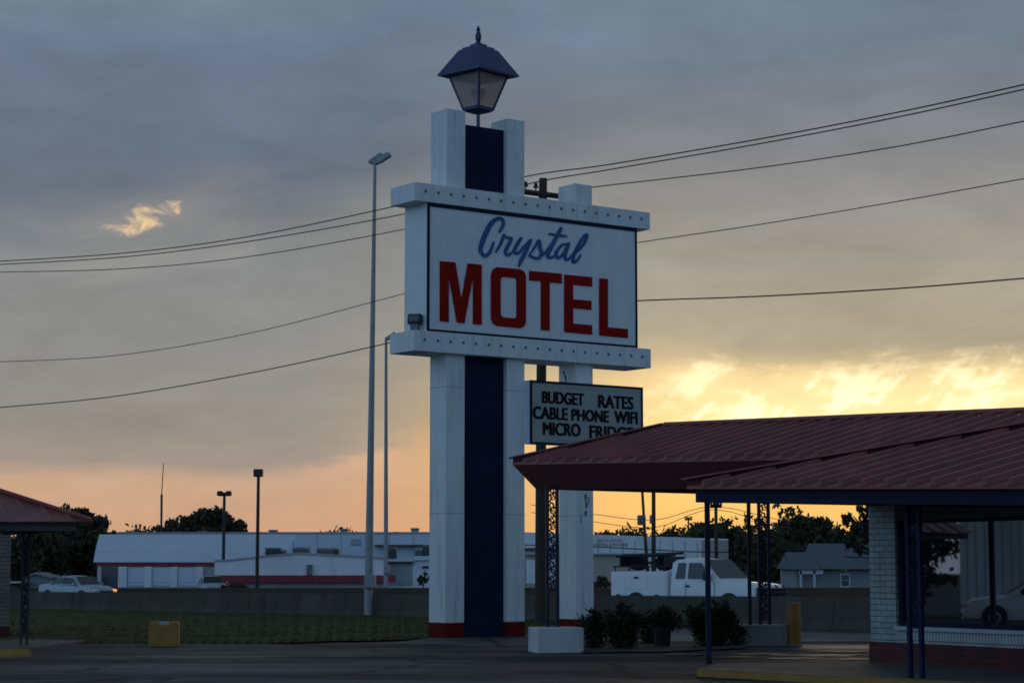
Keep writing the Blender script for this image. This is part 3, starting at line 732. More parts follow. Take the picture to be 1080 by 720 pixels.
# right warehouse with writing
WY = 168.0
w2 = thing('warehouse', 'white warehouse with small red two-line lettering, right of the sign columns', 'building', (0, WY, 0))
def wx(px): return (px - CX) / F * WY
MB().slab([Vector((wx(512.3), 0, -.06)), Vector((wx(767), 0, -.06)), Vector((wx(767), 0, Zp(568, WY))), Vector((wx(512.3), 0, Zp(559.5, WY)))], (0, 24, 0)).build('wall', 'store_white', w2)
MB().box(wx(739), wx(766.9), -.03, -.003, Zp(590, WY), Zp(569.3, WY)).build('tan_panel', 'tan_wall', w2)
sm = MB()
for k in range(512 + 14, 765, 13): sm.box(wx(k), wx(k) + .05, -.034, -.003, 0, Zp(570, WY))
sm.build('wall_seam', 'store_grey', w2)
MB().box(wx(513), wx(592), -.5, -.003, Zp(580, WY), Zp(577.5, WY)).build('canopy_edge', 'dark_grey', w2)
for s, a, b, t_, bt in (('SOUTH ROCK', 629, 655.5, 568.2, 571), ('CASTING & MACHINE', 625.5, 661.5, 572.6, 575.6)):
    vs, fs = text_geo(s); mb = MB(); X0, X1, Z0, Z1 = wx(a), wx(b), Zp(bt, WY), Zp(t_, WY)
    mb.add([(X0 + u * (X1 - X0), -.04, Z0 + v * (Z1 - Z0)) for u, v in vs], fs); mb.build('wall_lettering', 'letter_red', w2)
# tan lower block in front of it
TY = 150.0
tb = thing('annex', 'low tan annex wall under the lettered warehouse, behind the service truck', 'building', (0, TY, 0))
def tx(px): return (px - CX) / F * TY
MB().box(tx(552), tx(668), 0, 6, -.06, Zp(585, TY)).build('wall', 'tan_wall', tb)
MB().box(tx(551.5), tx(669), -.3, 6.1, Zp(584.9, TY), Zp(583.2, TY)).build('roof', 'store_grey', tb)
MB().box(tx(555), tx(585), -.06, -.003, Zp(615, TY), Zp(590, TY)).build('roller_door', 'store_white', tb)
# roof units
def ac_unit(px0, px1, py0, py1, Y, label, dark=False):
    a, b = Bx(px0, px1, Y); zb, zt = Zp(py1, Y), Zp(py0, Y)
    o = thing('rooftop_unit', label, 'air conditioner', ((a + b) / 2, Y, zb), 0, 'air conditioning units on the store roofs')
    w = (b - a) / 2; h = zt - zb
    MB().bbox(-w, w, 0, 1.2, 0, h * .88, .03).build('casing', 'dark_grey' if dark else 'unit_metal', o)
    gr = MB()
    for k in range(5): gr.box(-w * .9, w * .9, -.03, -.003, h * (.12 + .13 * k), h * (.12 + .13 * k) + h * .05)
    gr.build('grille', 'black_metal', o)
    MB().box(-w * 1.04, w * 1.04, -.05, 1.25, h * .885, h).build('lid', 'store_grey' if not dark else 'unit_metal', o)
UY2 = 151.0
for (a, b, c, d, lab, dk) in ((281, 297, 577.2, 588, 'dark open-fronted rooftop unit, leftmost on the low white store', True), (297.5, 302, 579, 588, 'narrow pale rooftop unit beside the dark open-fronted one', False),
        (309.5, 327, 576.3, 587, 'wide grey rooftop unit above the roof peak of the low white store', False), (335, 352, 577, 588, 'wide grey rooftop unit right of the roof peak', False), (352.5, 358, 578, 588, 'small dark rooftop unit against the wide grey one', True),
        (409.5, 418.5, 576.3, 589, 'dark square rooftop unit behind the thin light pole', True), (438, 446, 578, 588, 'small grey rooftop unit left of the pylon sign', False), (446.5, 455, 574.3, 588, 'tall dark rooftop unit touching the left column of the sign', True)):
    ac_unit(a, b, c, d, UY2, lab, dk)
def vent(px0, px1, py0, py1, Y, label):
    a, b = Bx(px0, px1, Y); zb, zt = Zp(py1, Y), Zp(py0, Y)
    o = thing('roof_vent', label, 'roof vent', ((a + b) / 2, Y + 1, zb), 0, 'vents on the warehouse roof'); w = (b - a) / 2; h = zt - zb
    MB().bbox(-w * .85, w * .85, -.4, .4, 0, h * .6, .03).build('base', 'store_grey', o); MB().bbox(-w, w, -.5, .5, h * .62, h, .05).build('cap', 'unit_metal', o)
for a, b, c, lab in ((208, 217, 559.2, 'roof vent in front of the crown of the tree behind the store'), (283, 292.5, 558.2, 'roof vent directly right of the square-headed lamp post'), (344.5, 352, 561, 'flat low roof vent between the two taller ones'), (358, 367, 557, 'tall roof vent between lamp post and tall light pole'), (415, 421, 560.2, 'small low roof vent right of the thin light pole'), (433, 442, 556.3, 'tall roof vent nearest the pylon sign')):
    vent(a, b, c, 562.2, BY, lab)
# antenna mast
aY = 205.; ab = at(170, 590, aY); amid = at(170.5, 521, aY); atp = at(172.5, 488, aY)
am = thing('antenna_mast', 'thin antenna mast rising from the tree behind the storefront', 'antenna', (ab.x, ab.y, 0))
MB().tube([(0, 0, -.05), (amid.x - ab.x, 0, amid.z)], .11, 6).build('mast', 'black_metal', am)
MB().tube([(amid.x - ab.x, 0, amid.z), (atp.x - ab.x, 0, atp.z)], [.05, .035], 6).build('whip', 'black_metal', am)

# ------------------------------------------------------------------ far utility poles, right
def far_pole(label, px0, py0, px1, py1, Y, r, arm=None, tanks=(), name='utility_pole'):
    b = at(px0, py0, Y); t = at(px1, py1, Y)
    o = thing(name, label, 'utility pole', (b.x, b.y, 0), 0, 'utility poles beyond the canopy')
    MB().tube([(0, 0, -.05), (t.x - b.x, 0, t.z)], [r, r * .75], 8).build('pole', 'wood_pole', o)
    for py, hw in (arm or ()):
        z = Zp(py, Y); MB().box(-hw + t.x - b.x, hw + t.x - b.x, -.16, -.08, z - .1, z + .1).build('crossarm', 'wood_pole', o)
        for s in (-.85, -.4, .4, .85): MB().lathe([(.05, 0), (.09, .12), (.05, .25)], 6, (hw * s + t.x - b.x, -.12, z + .1)).build('insulator', 'dark_grey', o)
    for pa, pb, ya, yb in tanks:
        x0, x1 = (pa - CX) / F * Y - b.x, (pb - CX) / F * Y - b.x; r_ = (x1 - x0) / 2; z0, z1 = Zp(yb, Y), Zp(ya, Y)
        MB().lathe([(r_ * .9, z0), (r_, z0 + .05), (r_, z1 - .05), (r_ * .8, z1)], 12, ((x0 + x1) / 2, -.1, 0)).build('transformer', 'unit_metal', o, smooth=True)
far_pole('leaning thin utility pole with a grey transformer can', 684.5, 612, 677, 512, 120, .10, tanks=((671.5, 680.5, 543, 553.5),))
far_pole('upright dark utility pole beside the leaning one', 689.3, 612, 689.3, 505, 118, .14, tanks=((684.5, 688, 543, 552),))
far_pole('utility pole with a crossarm seen next to the blue porch post', 755.5, 600, 755, 529, 150, .15, arm=((534, .42), (533.0, .42)))
far_pole('smallest distant utility pole with a T-shaped top', 726, 600, 726, 545, 230, .12, arm=((547.5, .42),))
lw = MB(); pts = [at(x, y, Y) for x, y, Y in ((480, 571.5, 128), (560, 574.5, 126), (626, 576.3, 124), (690, 579.5, 118), (730, 581.5, 120), (800, 582.6, 122), (930, 588.5, 118), (1100, 596, 112))]
lw.tube(catmull([tuple(p) for p in pts], 5), .03, 4); tag(lw.build('power_line', 'wire_black'), 'sagging dark service line crossing in front of the lettered warehouse', 'power line')
for i, (y0, y1) in enumerate(((541, 552), (549, 562))):
    lw = MB(); lw.tube(catmull([tuple(at(x, y, 150)) for x, y in ((560, y0 - 9), (620, y0), (690, y0 + 7), (755, 534 + 3 * i), (850, y1), (1000, y1 + 2))], 5), .022, 4)
    tag(lw.build('power_line', 'wire_black'), ['higher', 'lower'][i] + ' faint wire strung to the crossarm pole under the canopy', 'power line')

# ------------------------------------------------------------------ trees
def leaf_cloud(mb, blobs, n, size, rnd):
    tot = sum(b[3] * b[4] for b in blobs)
    for (x, y, z, rx, rz, ry) in blobs:
        k = int(n * rx * rz / tot)
        # sub clumps on the blob
        cl = []
        for _ in range(max(6, int(k / 60))):
            a, c = rnd.uniform(0, 2 * pi), rnd.uniform(-1, 1); s = sqrt(1 - c * c); q = rnd.uniform(.3, 1.12)
            cl.append((x + rx * q * s * cos(a), y + ry * q * s * sin(a), z + rz * q * c, rnd.uniform(.12, .36)))
        for _ in range(k):
            cx, cy, cz, cr = rnd.choice(cl)
            p = Vector((cx + rnd.gauss(0, cr * rx * .6), cy + rnd.gauss(0, cr * ry * .6), cz + rnd.gauss(0, cr * rz * .6)))
            s = size * rnd.uniform(.5, 1.25)
            e = Euler((rnd.uniform(0, pi), rnd.uniform(0, pi), rnd.uniform(0, pi))).to_matrix()
            mb.add([p + e @ Vector((-s * .5, 0, 0)), p + e @ Vector((0, -s * .28, 0)), p + e @ Vector((s * .6, 0, s * .08)), p + e @ Vector((0, s * .28, 0))], [(0, 1, 2, 3)])
def tree(label, Y, base, blobs, n, size, m='leaf_dark', trunk=.25, seed=1, group=None, name='tree', z0=-.05, cat='tree'):
    rnd = random.Random(seed)
    bx = (base - CX) / F * Y
    o = thing(name, label, cat, (bx, Y, 0), 0, group)
    B = []
    for px, py, rx, ry in blobs:
        p = at(px, py, Y); s = Y / F
        B.append((p.x - bx, rnd.uniform(-.5, .5) * rx * s, p.z, rx * s, ry * s, max(rx, ry) * s * .9))
    cm = MB(); leaf_cloud(cm, B, n, size, rnd)
    cm.build('crown', m, o)
    tm = MB(); zc = sum(b[2] for b in B) / len(B); zlow = max(.3, min(b[2] - b[4] for b in B))
    fork = Vector((0, 0, max(zlow, zc * .45)))
    tm.tube([(0, 0, z0), (rnd.uniform(-.1, .1), 0, fork.z * .5), fork], [trunk * 1.25, trunk, trunk * .85], 8)
    for b in B:
        c = Vector(b[:3]); mid = fork.lerp(c, .5) + Vector((rnd.uniform(-.3, .3), rnd.uniform(-.3, .3), rnd.uniform(0, .4))) * (b[3] * .3)
        tm.tube([fork, mid, c], [trunk * .6, trunk * .4, trunk * .2], 6)
        for _ in range(5):
            d = Vector((rnd.uniform(-1, 1) * b[3], rnd.uniform(-1, 1) * b[5], rnd.uniform(-.3, 1) * b[4])) * .8
            tm.tube([mid, c + d * .5, c + d], [trunk * .25, trunk * .15, trunk * .05], 5)
    tm.build('trunk', 'bark', o)
    return o
TG = 'dark trees beyond the highway'
tree('large dark tree left of the storefront, its top above the left porch roof', 168, 78, [(88, 566, 30, 24), (100, 556, 18, 16), (72, 552, 20, 14), (60, 585, 34, 26), (105, 588, 16, 26), (86, 545, 14, 9)], 9000, .62, seed=3, group=TG, trunk=.4)
tree('dark rounded tree behind the left porch post', 158, 34, [(36, 588, 26, 26), (20, 596, 18, 22), (52, 580, 16, 18)], 6000, .55, seed=4, group=TG, trunk=.35)
tree('broad tree with a lumpy crown rising over the storefront roof', 215, 214, [(205, 555, 22, 10), (226, 549, 20, 12), (190, 557, 16, 8), (240, 556, 16, 9), (173, 560, 12, 6), (252, 561, 12, 6), (214, 546, 10, 7)], 6500, .6, seed=5, group=TG, trunk=.5)
tree('dark wide tree behind the right end of the lettered warehouse', 190, 765, [(765, 575, 24, 20), (745, 563, 20, 12), (785, 585, 22, 26), (735, 560, 14, 8), (768, 559, 12, 8)], 7000, .62, seed=6, group=TG, trunk=.45)
tree('tall rounded tree standing over the grey-roofed house', 160, 848, [(845, 563, 22, 17), (856, 552, 17, 10), (835, 560, 14, 12), (862, 566, 16, 14), (848, 590, 30, 20), (826, 568, 10, 9)], 8000, .5, 'leaf_mid', seed=8, group=TG, trunk=.4)
tree('dense dark tree between the tall rounded tree and the service truck', 142, 812, [(812, 590, 26, 24), (795, 592, 18, 24), (825, 598, 18, 20), (806, 574, 14, 10)], 7000, .5, seed=9, group=TG, trunk=.35)
tree('dark tree behind the ridge of the grey-roofed house', 165, 884, [(884, 576, 20, 16), (900, 586, 18, 20), (872, 582, 14, 16)], 5000, .5, seed=10, group=TG, trunk=.35)
tree('close leafy tree overhanging beside the white brick office wall', 50, 935, [(905, 550, 13, 12), (912, 565, 12, 14), (900, 572, 8, 10), (908, 582, 7, 7), (925, 555, 20, 22), (895, 545, 7, 7), (940, 535, 26, 22)], 1900, .16, 'leaf_dark', seed=11, trunk=.12)
tree('small bush against the garage beside the left sign column', 112, 447, [(444, 612, 6, 6), (449, 609, 5, 5)], 500, .16, 'leaf_mid', seed=12, trunk=.04, name='bush', cat='bush')
tree('low green bush behind the tail of the service truck', 100, 634, [(632, 614, 9, 6), (640, 617, 7, 5), (626, 618, 6, 5)], 700, .18, 'leaf_mid', seed=13, trunk=.04, name='bush', cat='bush')
tree('low green bush beside the pale parked car at the storefront', 132, 255, [(252, 618, 10, 4), (240, 619, 7, 3)], 700, .2, 'leaf_mid', seed=14, trunk=.04, name='bush', cat='bush')
# distant wood on the horizon
tl = MB(); rnd = random.Random(21)
for k in range(150):
    px = -900 + 3000 * k / 150 + rnd.uniform(-8, 8)
    h = rnd.uniform(7.5, 10) if not (600 < px < 720) else rnd.uniform(7, 9.5)
    if 90 < px < 600: h = rnd.uniform(6, 8)
    X = (px - CX) / F * 330
    leaf_cloud(tl, [(X, 330 + rnd.uniform(-8, 8), h * .5, 6.5, h * .5, 4)], 800, .9, rnd)
tag(tl.build('treeline', 'leaf_dark'), kind='stuff')

# ------------------------------------------------------------------ houses
HY = 118.0
ho = thing('house', 'grey shingled house with a tall front gable roof and a white porch', 'house', (0, HY, 0))
def hx(px): return (px - CX) / F * HY
def hz_(py): return Zp(py, HY)
MB().box(hx(838), hx(960), 0, 7, -.06, hz_(601)).build('wall', 'siding', ho)
MB().add([(hx(857), -.6, hz_(599.8)), (hx(966), -.6, hz_(599.8)), (hx(962), 3.5, hz_(572)), (hx(861), 3.5, hz_(572)), (hx(857), 7.5, hz_(599.8)), (hx(966), 7.5, hz_(599.8))],
         [(0, 1, 2, 3), (3, 2, 5, 4), (0, 3, 4), (1, 5, 2), (0, 4, 5, 1)]).build('roof', 'shingle', ho)
MB().add([(hx(831), -1.6, hz_(600.2)), (hx(858.5), -1.6, hz_(600.2)), (hx(860), 2.5, hz_(581.5)), (hx(833.5), 2.5, hz_(581.5)), (hx(831), 6, hz_(599.4)), (hx(858.5), 6, hz_(599.4))],
         [(0, 1, 2, 3), (3, 2, 5, 4), (0, 3, 4), (1, 5, 2), (0, 4, 5, 1)]).build('porch_roof', 'shingle', ho)
for px in (838, 852): MB().box(hx(px), hx(px) + .12, -1.45, -1.33, -.06, hz_(601.5)).build('porch_post', 'trim_white', ho)
MB().box(hx(837), hx(862), -1.45, -1.3, hz_(605), hz_(601)).build('porch_beam', 'trim_white', ho)
wf = MB()
for a, b, c, d in ((883.5, 885, 619, 604.5), (893, 894.5, 619, 604.5), (885, 893, 606, 604.5), (885, 893, 619, 617.5), (885, 893, 612, 611.2)): wf.box(hx(a), hx(b), -.08, -.004, hz_(c), hz_(d))
wfo = wf.build('window_frame', 'trim_white', ho)
MB().box(hx(885), hx(893), -.03, -.004, hz_(617.5), hz_(606)).build('pane', 'store_glass', wfo)
sY = 140.0
sh = thing('shed', 'little pale gabled shed behind the silver sedan', 'shed', (0, sY, 0))
def sx_(px): return (px - CX) / F * sY
MB().slab([Vector((sx_(30), 0, -.06)), Vector((sx_(57), 0, -.06)), Vector((sx_(57), 0, Zp(609.5, sY))), Vector((sx_(41), 0, Zp(605, sY))), Vector((sx_(30), 0, Zp(610, sY)))], (0, 3, 0)).build('wall', 'siding', sh)
rr = MB()
for a, b in (((28.5, 610.3), (41, 604.9)), ((41, 604.9), (58.5, 609.8))):
    p, q = Vector((sx_(a[0]), -.3, Zp(a[1], sY))), Vector((sx_(b[0]), -.3, Zp(b[1], sY)))
    rr.hexa([p, q, q + Vector((0, 3.5, 0)), p + Vector((0, 3.5, 0))], [v + Vector((0, 0, .12)) for v in (p, q, q + Vector((0, 3.5, 0)), p + Vector((0, 3.5, 0)))])
rr.build('roof', 'siding', sh)
cp = thing('carport', 'low dark carport with a pale flat roof edge beside the left porch post', 'carport', (0, 138, 0))
a, b = (2 - CX) / F * 138, (29.5 - CX) / F * 138
MB().box(a, b, -.3, 3, Zp(614.6, 138), Zp(612.8, 138)).build('roof', 'trim_white', cp)
MB().box(a + .1, b - .1, 2.6, 2.8, -.06, Zp(614.8, 138)).build('wall', 'dark_grey', cp)
for x in (a + .1, b - .2): MB().box(x, x + .1, -.1, 0, -.06, Zp(614.8, 138)).build('post', 'dark_grey', cp)

# ------------------------------------------------------------------ vehicles
def loft(secs):
    mb = MB(); k = len(secs[0]); vs = [p for s in secs for p in s]; fs = []
    for i in range(len(secs) - 1):
        for j in range(k): fs.append((i * k + j, i * k + (j + 1) % k, (i + 1) * k + (j + 1) % k, (i + 1) * k + j))
    fs += [tuple(range(k))[::-1], tuple((len(secs) - 1) * k + j for j in range(k))]
    mb.add(vs, fs); return mb
def sect(x, zb, zt, w, sh=.12, crown=.03):
    h = zt - zb
    half = [(0, zb), (w * .86, zb), (w * .97, zb + .10 * h), (w, zb + .42 * h), (w * .985, zb + .70 * h), (w * (1 - sh * .6), zt - .05 * h), (w * (1 - sh * 1.6), zt), (0, zt + crown)]
    pts = [(x, -y, z) for y, z in half] + [(x, y, z) for y, z in half[-2:0:-1]]
    return [Vector(p) for p in pts]
def ghsect(x, z0, z1, w0, w1):
    h = z1 - z0
    half = [(0, z0), (w0, z0), (w0 + (w1 - w0) * .5, z0 + h * .5), (w1, z0 + h * .88), (w1 * .82, z1 - h * .02), (0, z1 + .02)]
    return [Vector((x, -y, z)) for y, z in half] + [Vector((x, y, z)) for y, z in half[-2:0:-1]]
def wheel(o, x, y, r, w):
    ax = Matrix.Rotation(pi / 2, 4, 'X')
    s = -1 if y < 0 else 1
    wm = MB().lathe([(r * .62, -w / 2), (r * .93, -w / 2), (r, -w * .3), (r, w * .3), (r * .93, w / 2), (r * .62, w / 2)], 24, (x, y, r), axis=ax)
    t = wm.build('wheel', 'rubber', o, smooth=True)
    MB().lathe([(r * .60, -.02), (r * .60, .02), (r * .5, .03), (r * .12, .0), (r * .1, .03)] if s < 0 else [(r * .1, -.03), (r * .12, 0), (r * .5, -.03), (r * .60, -.02), (r * .60, .02)], 20, (x, y + s * w * .42, r), axis=ax).build('rim', 'rim_grey', t, smooth=True)
    am_ = MB().lathe([(r * 1.16, -.012), (r * 1.16, .012)], 28, (x, y + s * (w / 2 - .012), r + .03), axis=ax)
    am_.build('wheel_arch', 'plastic_black', o)
def quadpanel(o, name, pts, m, off, th=.012, parent=None):
    lift = .05 if 'side' not in name else .02
    n = (Vector(pts[1]) - Vector(pts[0])).cross(Vector(pts[2]) - Vector(pts[0])).normalized()
    if n.dot(off) < 0: n = -n
    return MB().slab([Vector(p) + n * lift for p in pts], n * th).build(name, m, parent or o)
def sedan(label, loc, rz, paint='silver_paint', group=None, amber=True):
    o = thing('sedan', label, 'car', loc, rz, group)
    st = [(-2.32, .42, .74, .68), (-2.25, .28, .96, .80), (-1.7, .22, 1.01, .86), (-1.2, .20, .99, .88), (0, .20, .95, .89), (1.0, .20, .94, .88), (1.6, .22, .90, .86), (2.05, .26, .82, .80), (2.28, .30, .70, .70), (2.36, .40, .60, .60)]
    loft([sect(*s) for s in st]).build('body', paint, o, smooth=True)
    gh = [(-1.62, .96, 1.0, .72, .66), (-1.05, .95, 1.34, .77, .60), (-.55, .95, 1.42, .80, .60), (.05, .94, 1.43, .80, .60), (.42, .94, 1.37, .79, .59), (1.12, .92, .96, .74, .66)]
    loft([ghsect(*s) for s in gh]).build('greenhouse', paint, o, smooth=True)
    for s in (-1, 1):
        off = Vector((0, s, .3))
        def gp(i, t):     # point on side at station-interpolated i, height t
            i0 = int(i); fr_ = i - i0; A_ = gh[i0]; B_ = gh[min(i0 + 1, len(gh) - 1)]
            x, z0, z1, w0, w1 = [a_ + (b_ - a_) * fr_ for a_, b_ in zip(A_, B_)]
            return (x, s * (w0 + (w1 - w0) * t / .88), z0 + (z1 - z0) * t)
        quadpanel(o, 'side_window', [gp(.45, .12), gp(2.15, .12), gp(2.15, .82), gp(1.0, .82)], 'car_glass', off)
        quadpanel(o, 'side_window', [gp(2.3, .12), gp(4.65, .12), gp(3.9, .82), gp(2.3, .82)], 'car_glass', off)
        MB().bbox(.70, .88, s * .86 - .12 * (s < 0), s * .86 + .12 * (s > 0), .93, 1.06, .03).build('mirror', paint, o)
        MB().bbox(2.14, 2.34, s * .60 - .12, s * .60 + .12, .62, .74, .03).build('headlight', 'amber_lit' if (amber and s > 0) else 'lamp_clear', o)
        MB().bbox(-2.33, -2.24, s * .60 - .16, s * .60 + .16, .72, .88, .03).build('tail_light', 'lamp_red', o)
        for x in (-1.38, 1.42): wheel(o, x, s * .80, .31, .20)
        MB().box(-.30, -.16, s * .893 - .012, s * .893 + .012, .80, .83).build('door_handle', 'trim_white', o)
    quadpanel(o, 'windscreen', [(1.06, -.66, .97), (1.06, .66, .97), (.50, .54, 1.345), (.50, -.54, 1.345)], 'car_glass', Vector((1, 0, .6)))
    quadpanel(o, 'rear_window', [(-1.52, -.60, 1.04), (-1.52, .60, 1.04), (-1.12, .52, 1.30), (-1.12, -.52, 1.30)], 'car_glass', Vector((-1, 0, .6)))
    MB().bbox(2.26, 2.385, -.42, .42, .55, .66, .02).build('grille', 'plastic_black', o)
    MB().bbox(2.24, 2.40, -.62, .62, .36, .46, .03).build('bumper', 'plastic_black', o)
    return o
p = at(82, 615, 110)
sedan('silver sedan with its amber front light glowing, driving behind the barrier', (p.x, 110, -.06), radians(-40))
p = at(223, 615, 136)
sedan('pale hatch-roofed car parked in front of the white storefront shutters', (p.x, 136, -.14), radians(-76), amber=False)
# reflected in the office window: a pale car parked by the motel's other wing
def truck():
    p = at(690, 610, 74.5)
    o = thing('service_truck', 'white utility service truck with tool-box body driving past behind the barrier', 'truck', (p.x, 74.5, .0), radians(-42))
    # local x: 0 at rear axle ; forward +
    st = [(1.45, .50, 1.28, .96), (1.50, .46, 1.30, .98), (3.3, .46, 1.28, .98), (3.42, .46, 1.27, .98), (3.6, .48, 1.26, .99), (4.6, .50, 1.20, .98), (4.9, .52, 1.14, .95), (5.0, .56, 1.02, .90)]
    loft([sect(*s, .07, .02) for s in st]).build('cab', 'truck_white', o, smooth=True)
    gh = [(1.46, 1.26, 1.98, .93, .80), (1.54, 1.26, 2.03, .93, .80), (2.3, 1.26, 2.06, .93, .80), (2.72, 1.26, 2.03, .93, .79), (3.55, 1.25, 1.30, .90, .84)]
    loft([ghsect(*s) for s in gh]).build('cab_roof', 'truck_white', o, smooth=True)
    # service body
    MB().bbox(-1.15, 1.36, -1.02, -.52, .52, 1.61, .025).bbox(-1.15, 1.36, .52, 1.02, .52, 1.61, .025).box(-1.14, 1.35, -.53, .53, .72, .84).box(1.28, 1.35, -.53, .53, .84, 1.59).build('service_body', 'truck_white', o)
    for s in (-1, 1):
        for a, b, c, d in ((-1.08, -.52, .62, 1.50), (-.48, .5, 1.0, 1.50), (.54, 1.30, .62, 1.50)):
            dr = MB().bbox(a, b, s * 1.024 - .012, s * 1.024 + .012, c, d, .006).build('locker_door', 'truck_white', o)
            MB().box((a + b) / 2 - .09, (a + b) / 2 + .09, s * 1.045 - .014, s * 1.045 + .014, (c + .12 if c < .9 else d - .14), (c + .19 if c < .9 else d - .07)).build('latch', 'plastic_black', dr)
        off = Vector((0, s, .2))
        def gq(x, z):
            t = (z - 1.26) / .79; w = .93 + (.80 - .93) * t / .88; return (x, s * (w + .006), z)
        quadpanel(o, 'side_window', [gq(1.66, 1.36), gq(2.06, 1.36), gq(2.06, 1.90), gq(1.74, 1.90)], 'car_glass', off)
        quadpanel(o, 'side_window', [gq(2.2, 1.36), gq(3.2, 1.36), gq(2.72, 1.90), gq(2.2, 1.90)], 'car_glass', off)
        MB().bbox(3.02, 3.22, s * 1.10 - .10, s * 1.10 + .10, 1.30, 1.62, .04).build('mirror', 'plastic_black', o)
        MB().box(2.14, 2.30, s * .985 - .015, s * .985 + .015, 1.08, 1.14).build('door_handle', 'plastic_black', o)
        sm = MB(); sm.box(2.12, 2.13, s * .983 - .006, s * .983 + .006, .6, 1.27); sm.box(3.36, 3.37, s * .986 - .006, s * .986 + .006, .6, 1.27); sm.build('door_seam', 'dark_grey', o)
        for x in (0, 3.98): wheel(o, x, s * ((1.045 if x == 0 else 1.0) - .12), .40, .26)
        MB().bbox(4.84, 5.02, s * .78 - .13, s * .78 + .13, .82, 1.04, .03).build('headlight', 'lamp_clear', o)
        MB().box(-1.17, -1.145, s * .85 - .1, s * .85 + .1, .7, .95).build('tail_light', 'lamp_red', o)
    quadpanel(o, 'windscreen', [(3.46, -.80, 1.36), (3.46, .80, 1.36), (2.80, .70, 1.975), (2.80, -.70, 1.975)], 'car_glass', Vector((1, 0, .7)))
    MB().bbox(4.96, 5.06, -.84, .84, .70, 1.06, .02).build('grille', 'plastic_black', o)
    gg = MB()
    for y in (-.6, -.2, .2, .6): gg.tube([(5.16, y, .5), (5.16, y, 1.02), (5.05, y, 1.14)], .035, 6)
    for z in (.7, .88, 1.02): gg.tube([(5.16, -.8, z), (5.16, .8, z)], .035, 6)
    gg.build('grille_guard', 'plastic_black', o)
    MB().bbox(4.94, 5.2, -.96, .96, .46, .68, .04).build('bumper', 'plastic_black', o)
    rk = MB()
    for x in (-1.0, 1.2):
        for s in (-.95, .95): rk.tube([(x, s, 1.61), (x, s, 1.78)], .025, 6)
        rk.tube([(x, -.95, 1.78), (x, .95, 1.78)], .025, 6)
    for s in (-.95, .95): rk.tube([(-1.1, s, 1.78), (1.3, s, 1.78)], .022, 6)
    rk.build('rack', 'black_metal', o)
    return o, p
tk, tp = truck()
RM = Matrix.Translation((tp.x, 74.5, .0)) @ Matrix.Rotation(radians(-42), 4, 'Z')
def reel(label, x, y, r, w, z):
    q = RM @ Vector((x, y, z)); o = thing('hose_reel', label, 'hose reel', q, radians(-42), 'dark equipment on the truck bed')
    ax = Matrix.Rotation(pi / 2, 4, 'X') @ Matrix.Rotation(.4, 4, 'Y')
    MB().lathe([(r * .2, -w / 2), (r, -w / 2), (r, -w / 2 + .03), (r * .7, -w / 2 + .04), (r * .75, 0), (r * .7, w / 2 - .04), (r, w / 2 - .03), (r, w / 2), (r * .2, w / 2)], 20, (0, 0, r), axis=ax).build('drum', 'rubber', o)
    st = MB(); 
    for s in (-1, 1): st.tube([(-r * .8, s * (w / 2 + .03), 0), (0, s * (w / 2 + .03), r), (r * .8, s * (w / 2 + .03), 0)], .03, 6)
    st.tube([(-r * 1.8, -w / 2, r * 1.05), (r * 1.9, -w / 2, r * 1.5)], .035, 6)
    st.tube([(-r * 1.2, w / 2, r * 1.6), (r * 1.4, w / 2, r * .8)], .03, 6)
    st.build('stand', 'black_metal', o)
reel('dark hose reel at the tail end of the service truck bed', -.62, -.1, .28, .55, 1.64)
reel('dark hose reel just behind the cab of the service truck', .55, -.1, .27, .6, 1.64)
ld = thing('pipe_bundle', 'dark bundle of pipes lying over the racks of the service truck', 'pipes', RM @ Vector((0, 0, 1.80)), radians(-42))
for k, (y, z) in enumerate(((-.7, .36), (-.6, .40), (-.52, .35), (.2, .42))):
    MB().tube([(-1.15 + .2 * k, y, z - .02), (1.5 - .12 * k, y, z + .03)], .05, 6).build('pipe', 'black_metal', ld)
for x in (-.9, 1.1): MB().box(x - .03, x + .03, -.8, .3, -.02, .33).build('support', 'black_metal', ld)

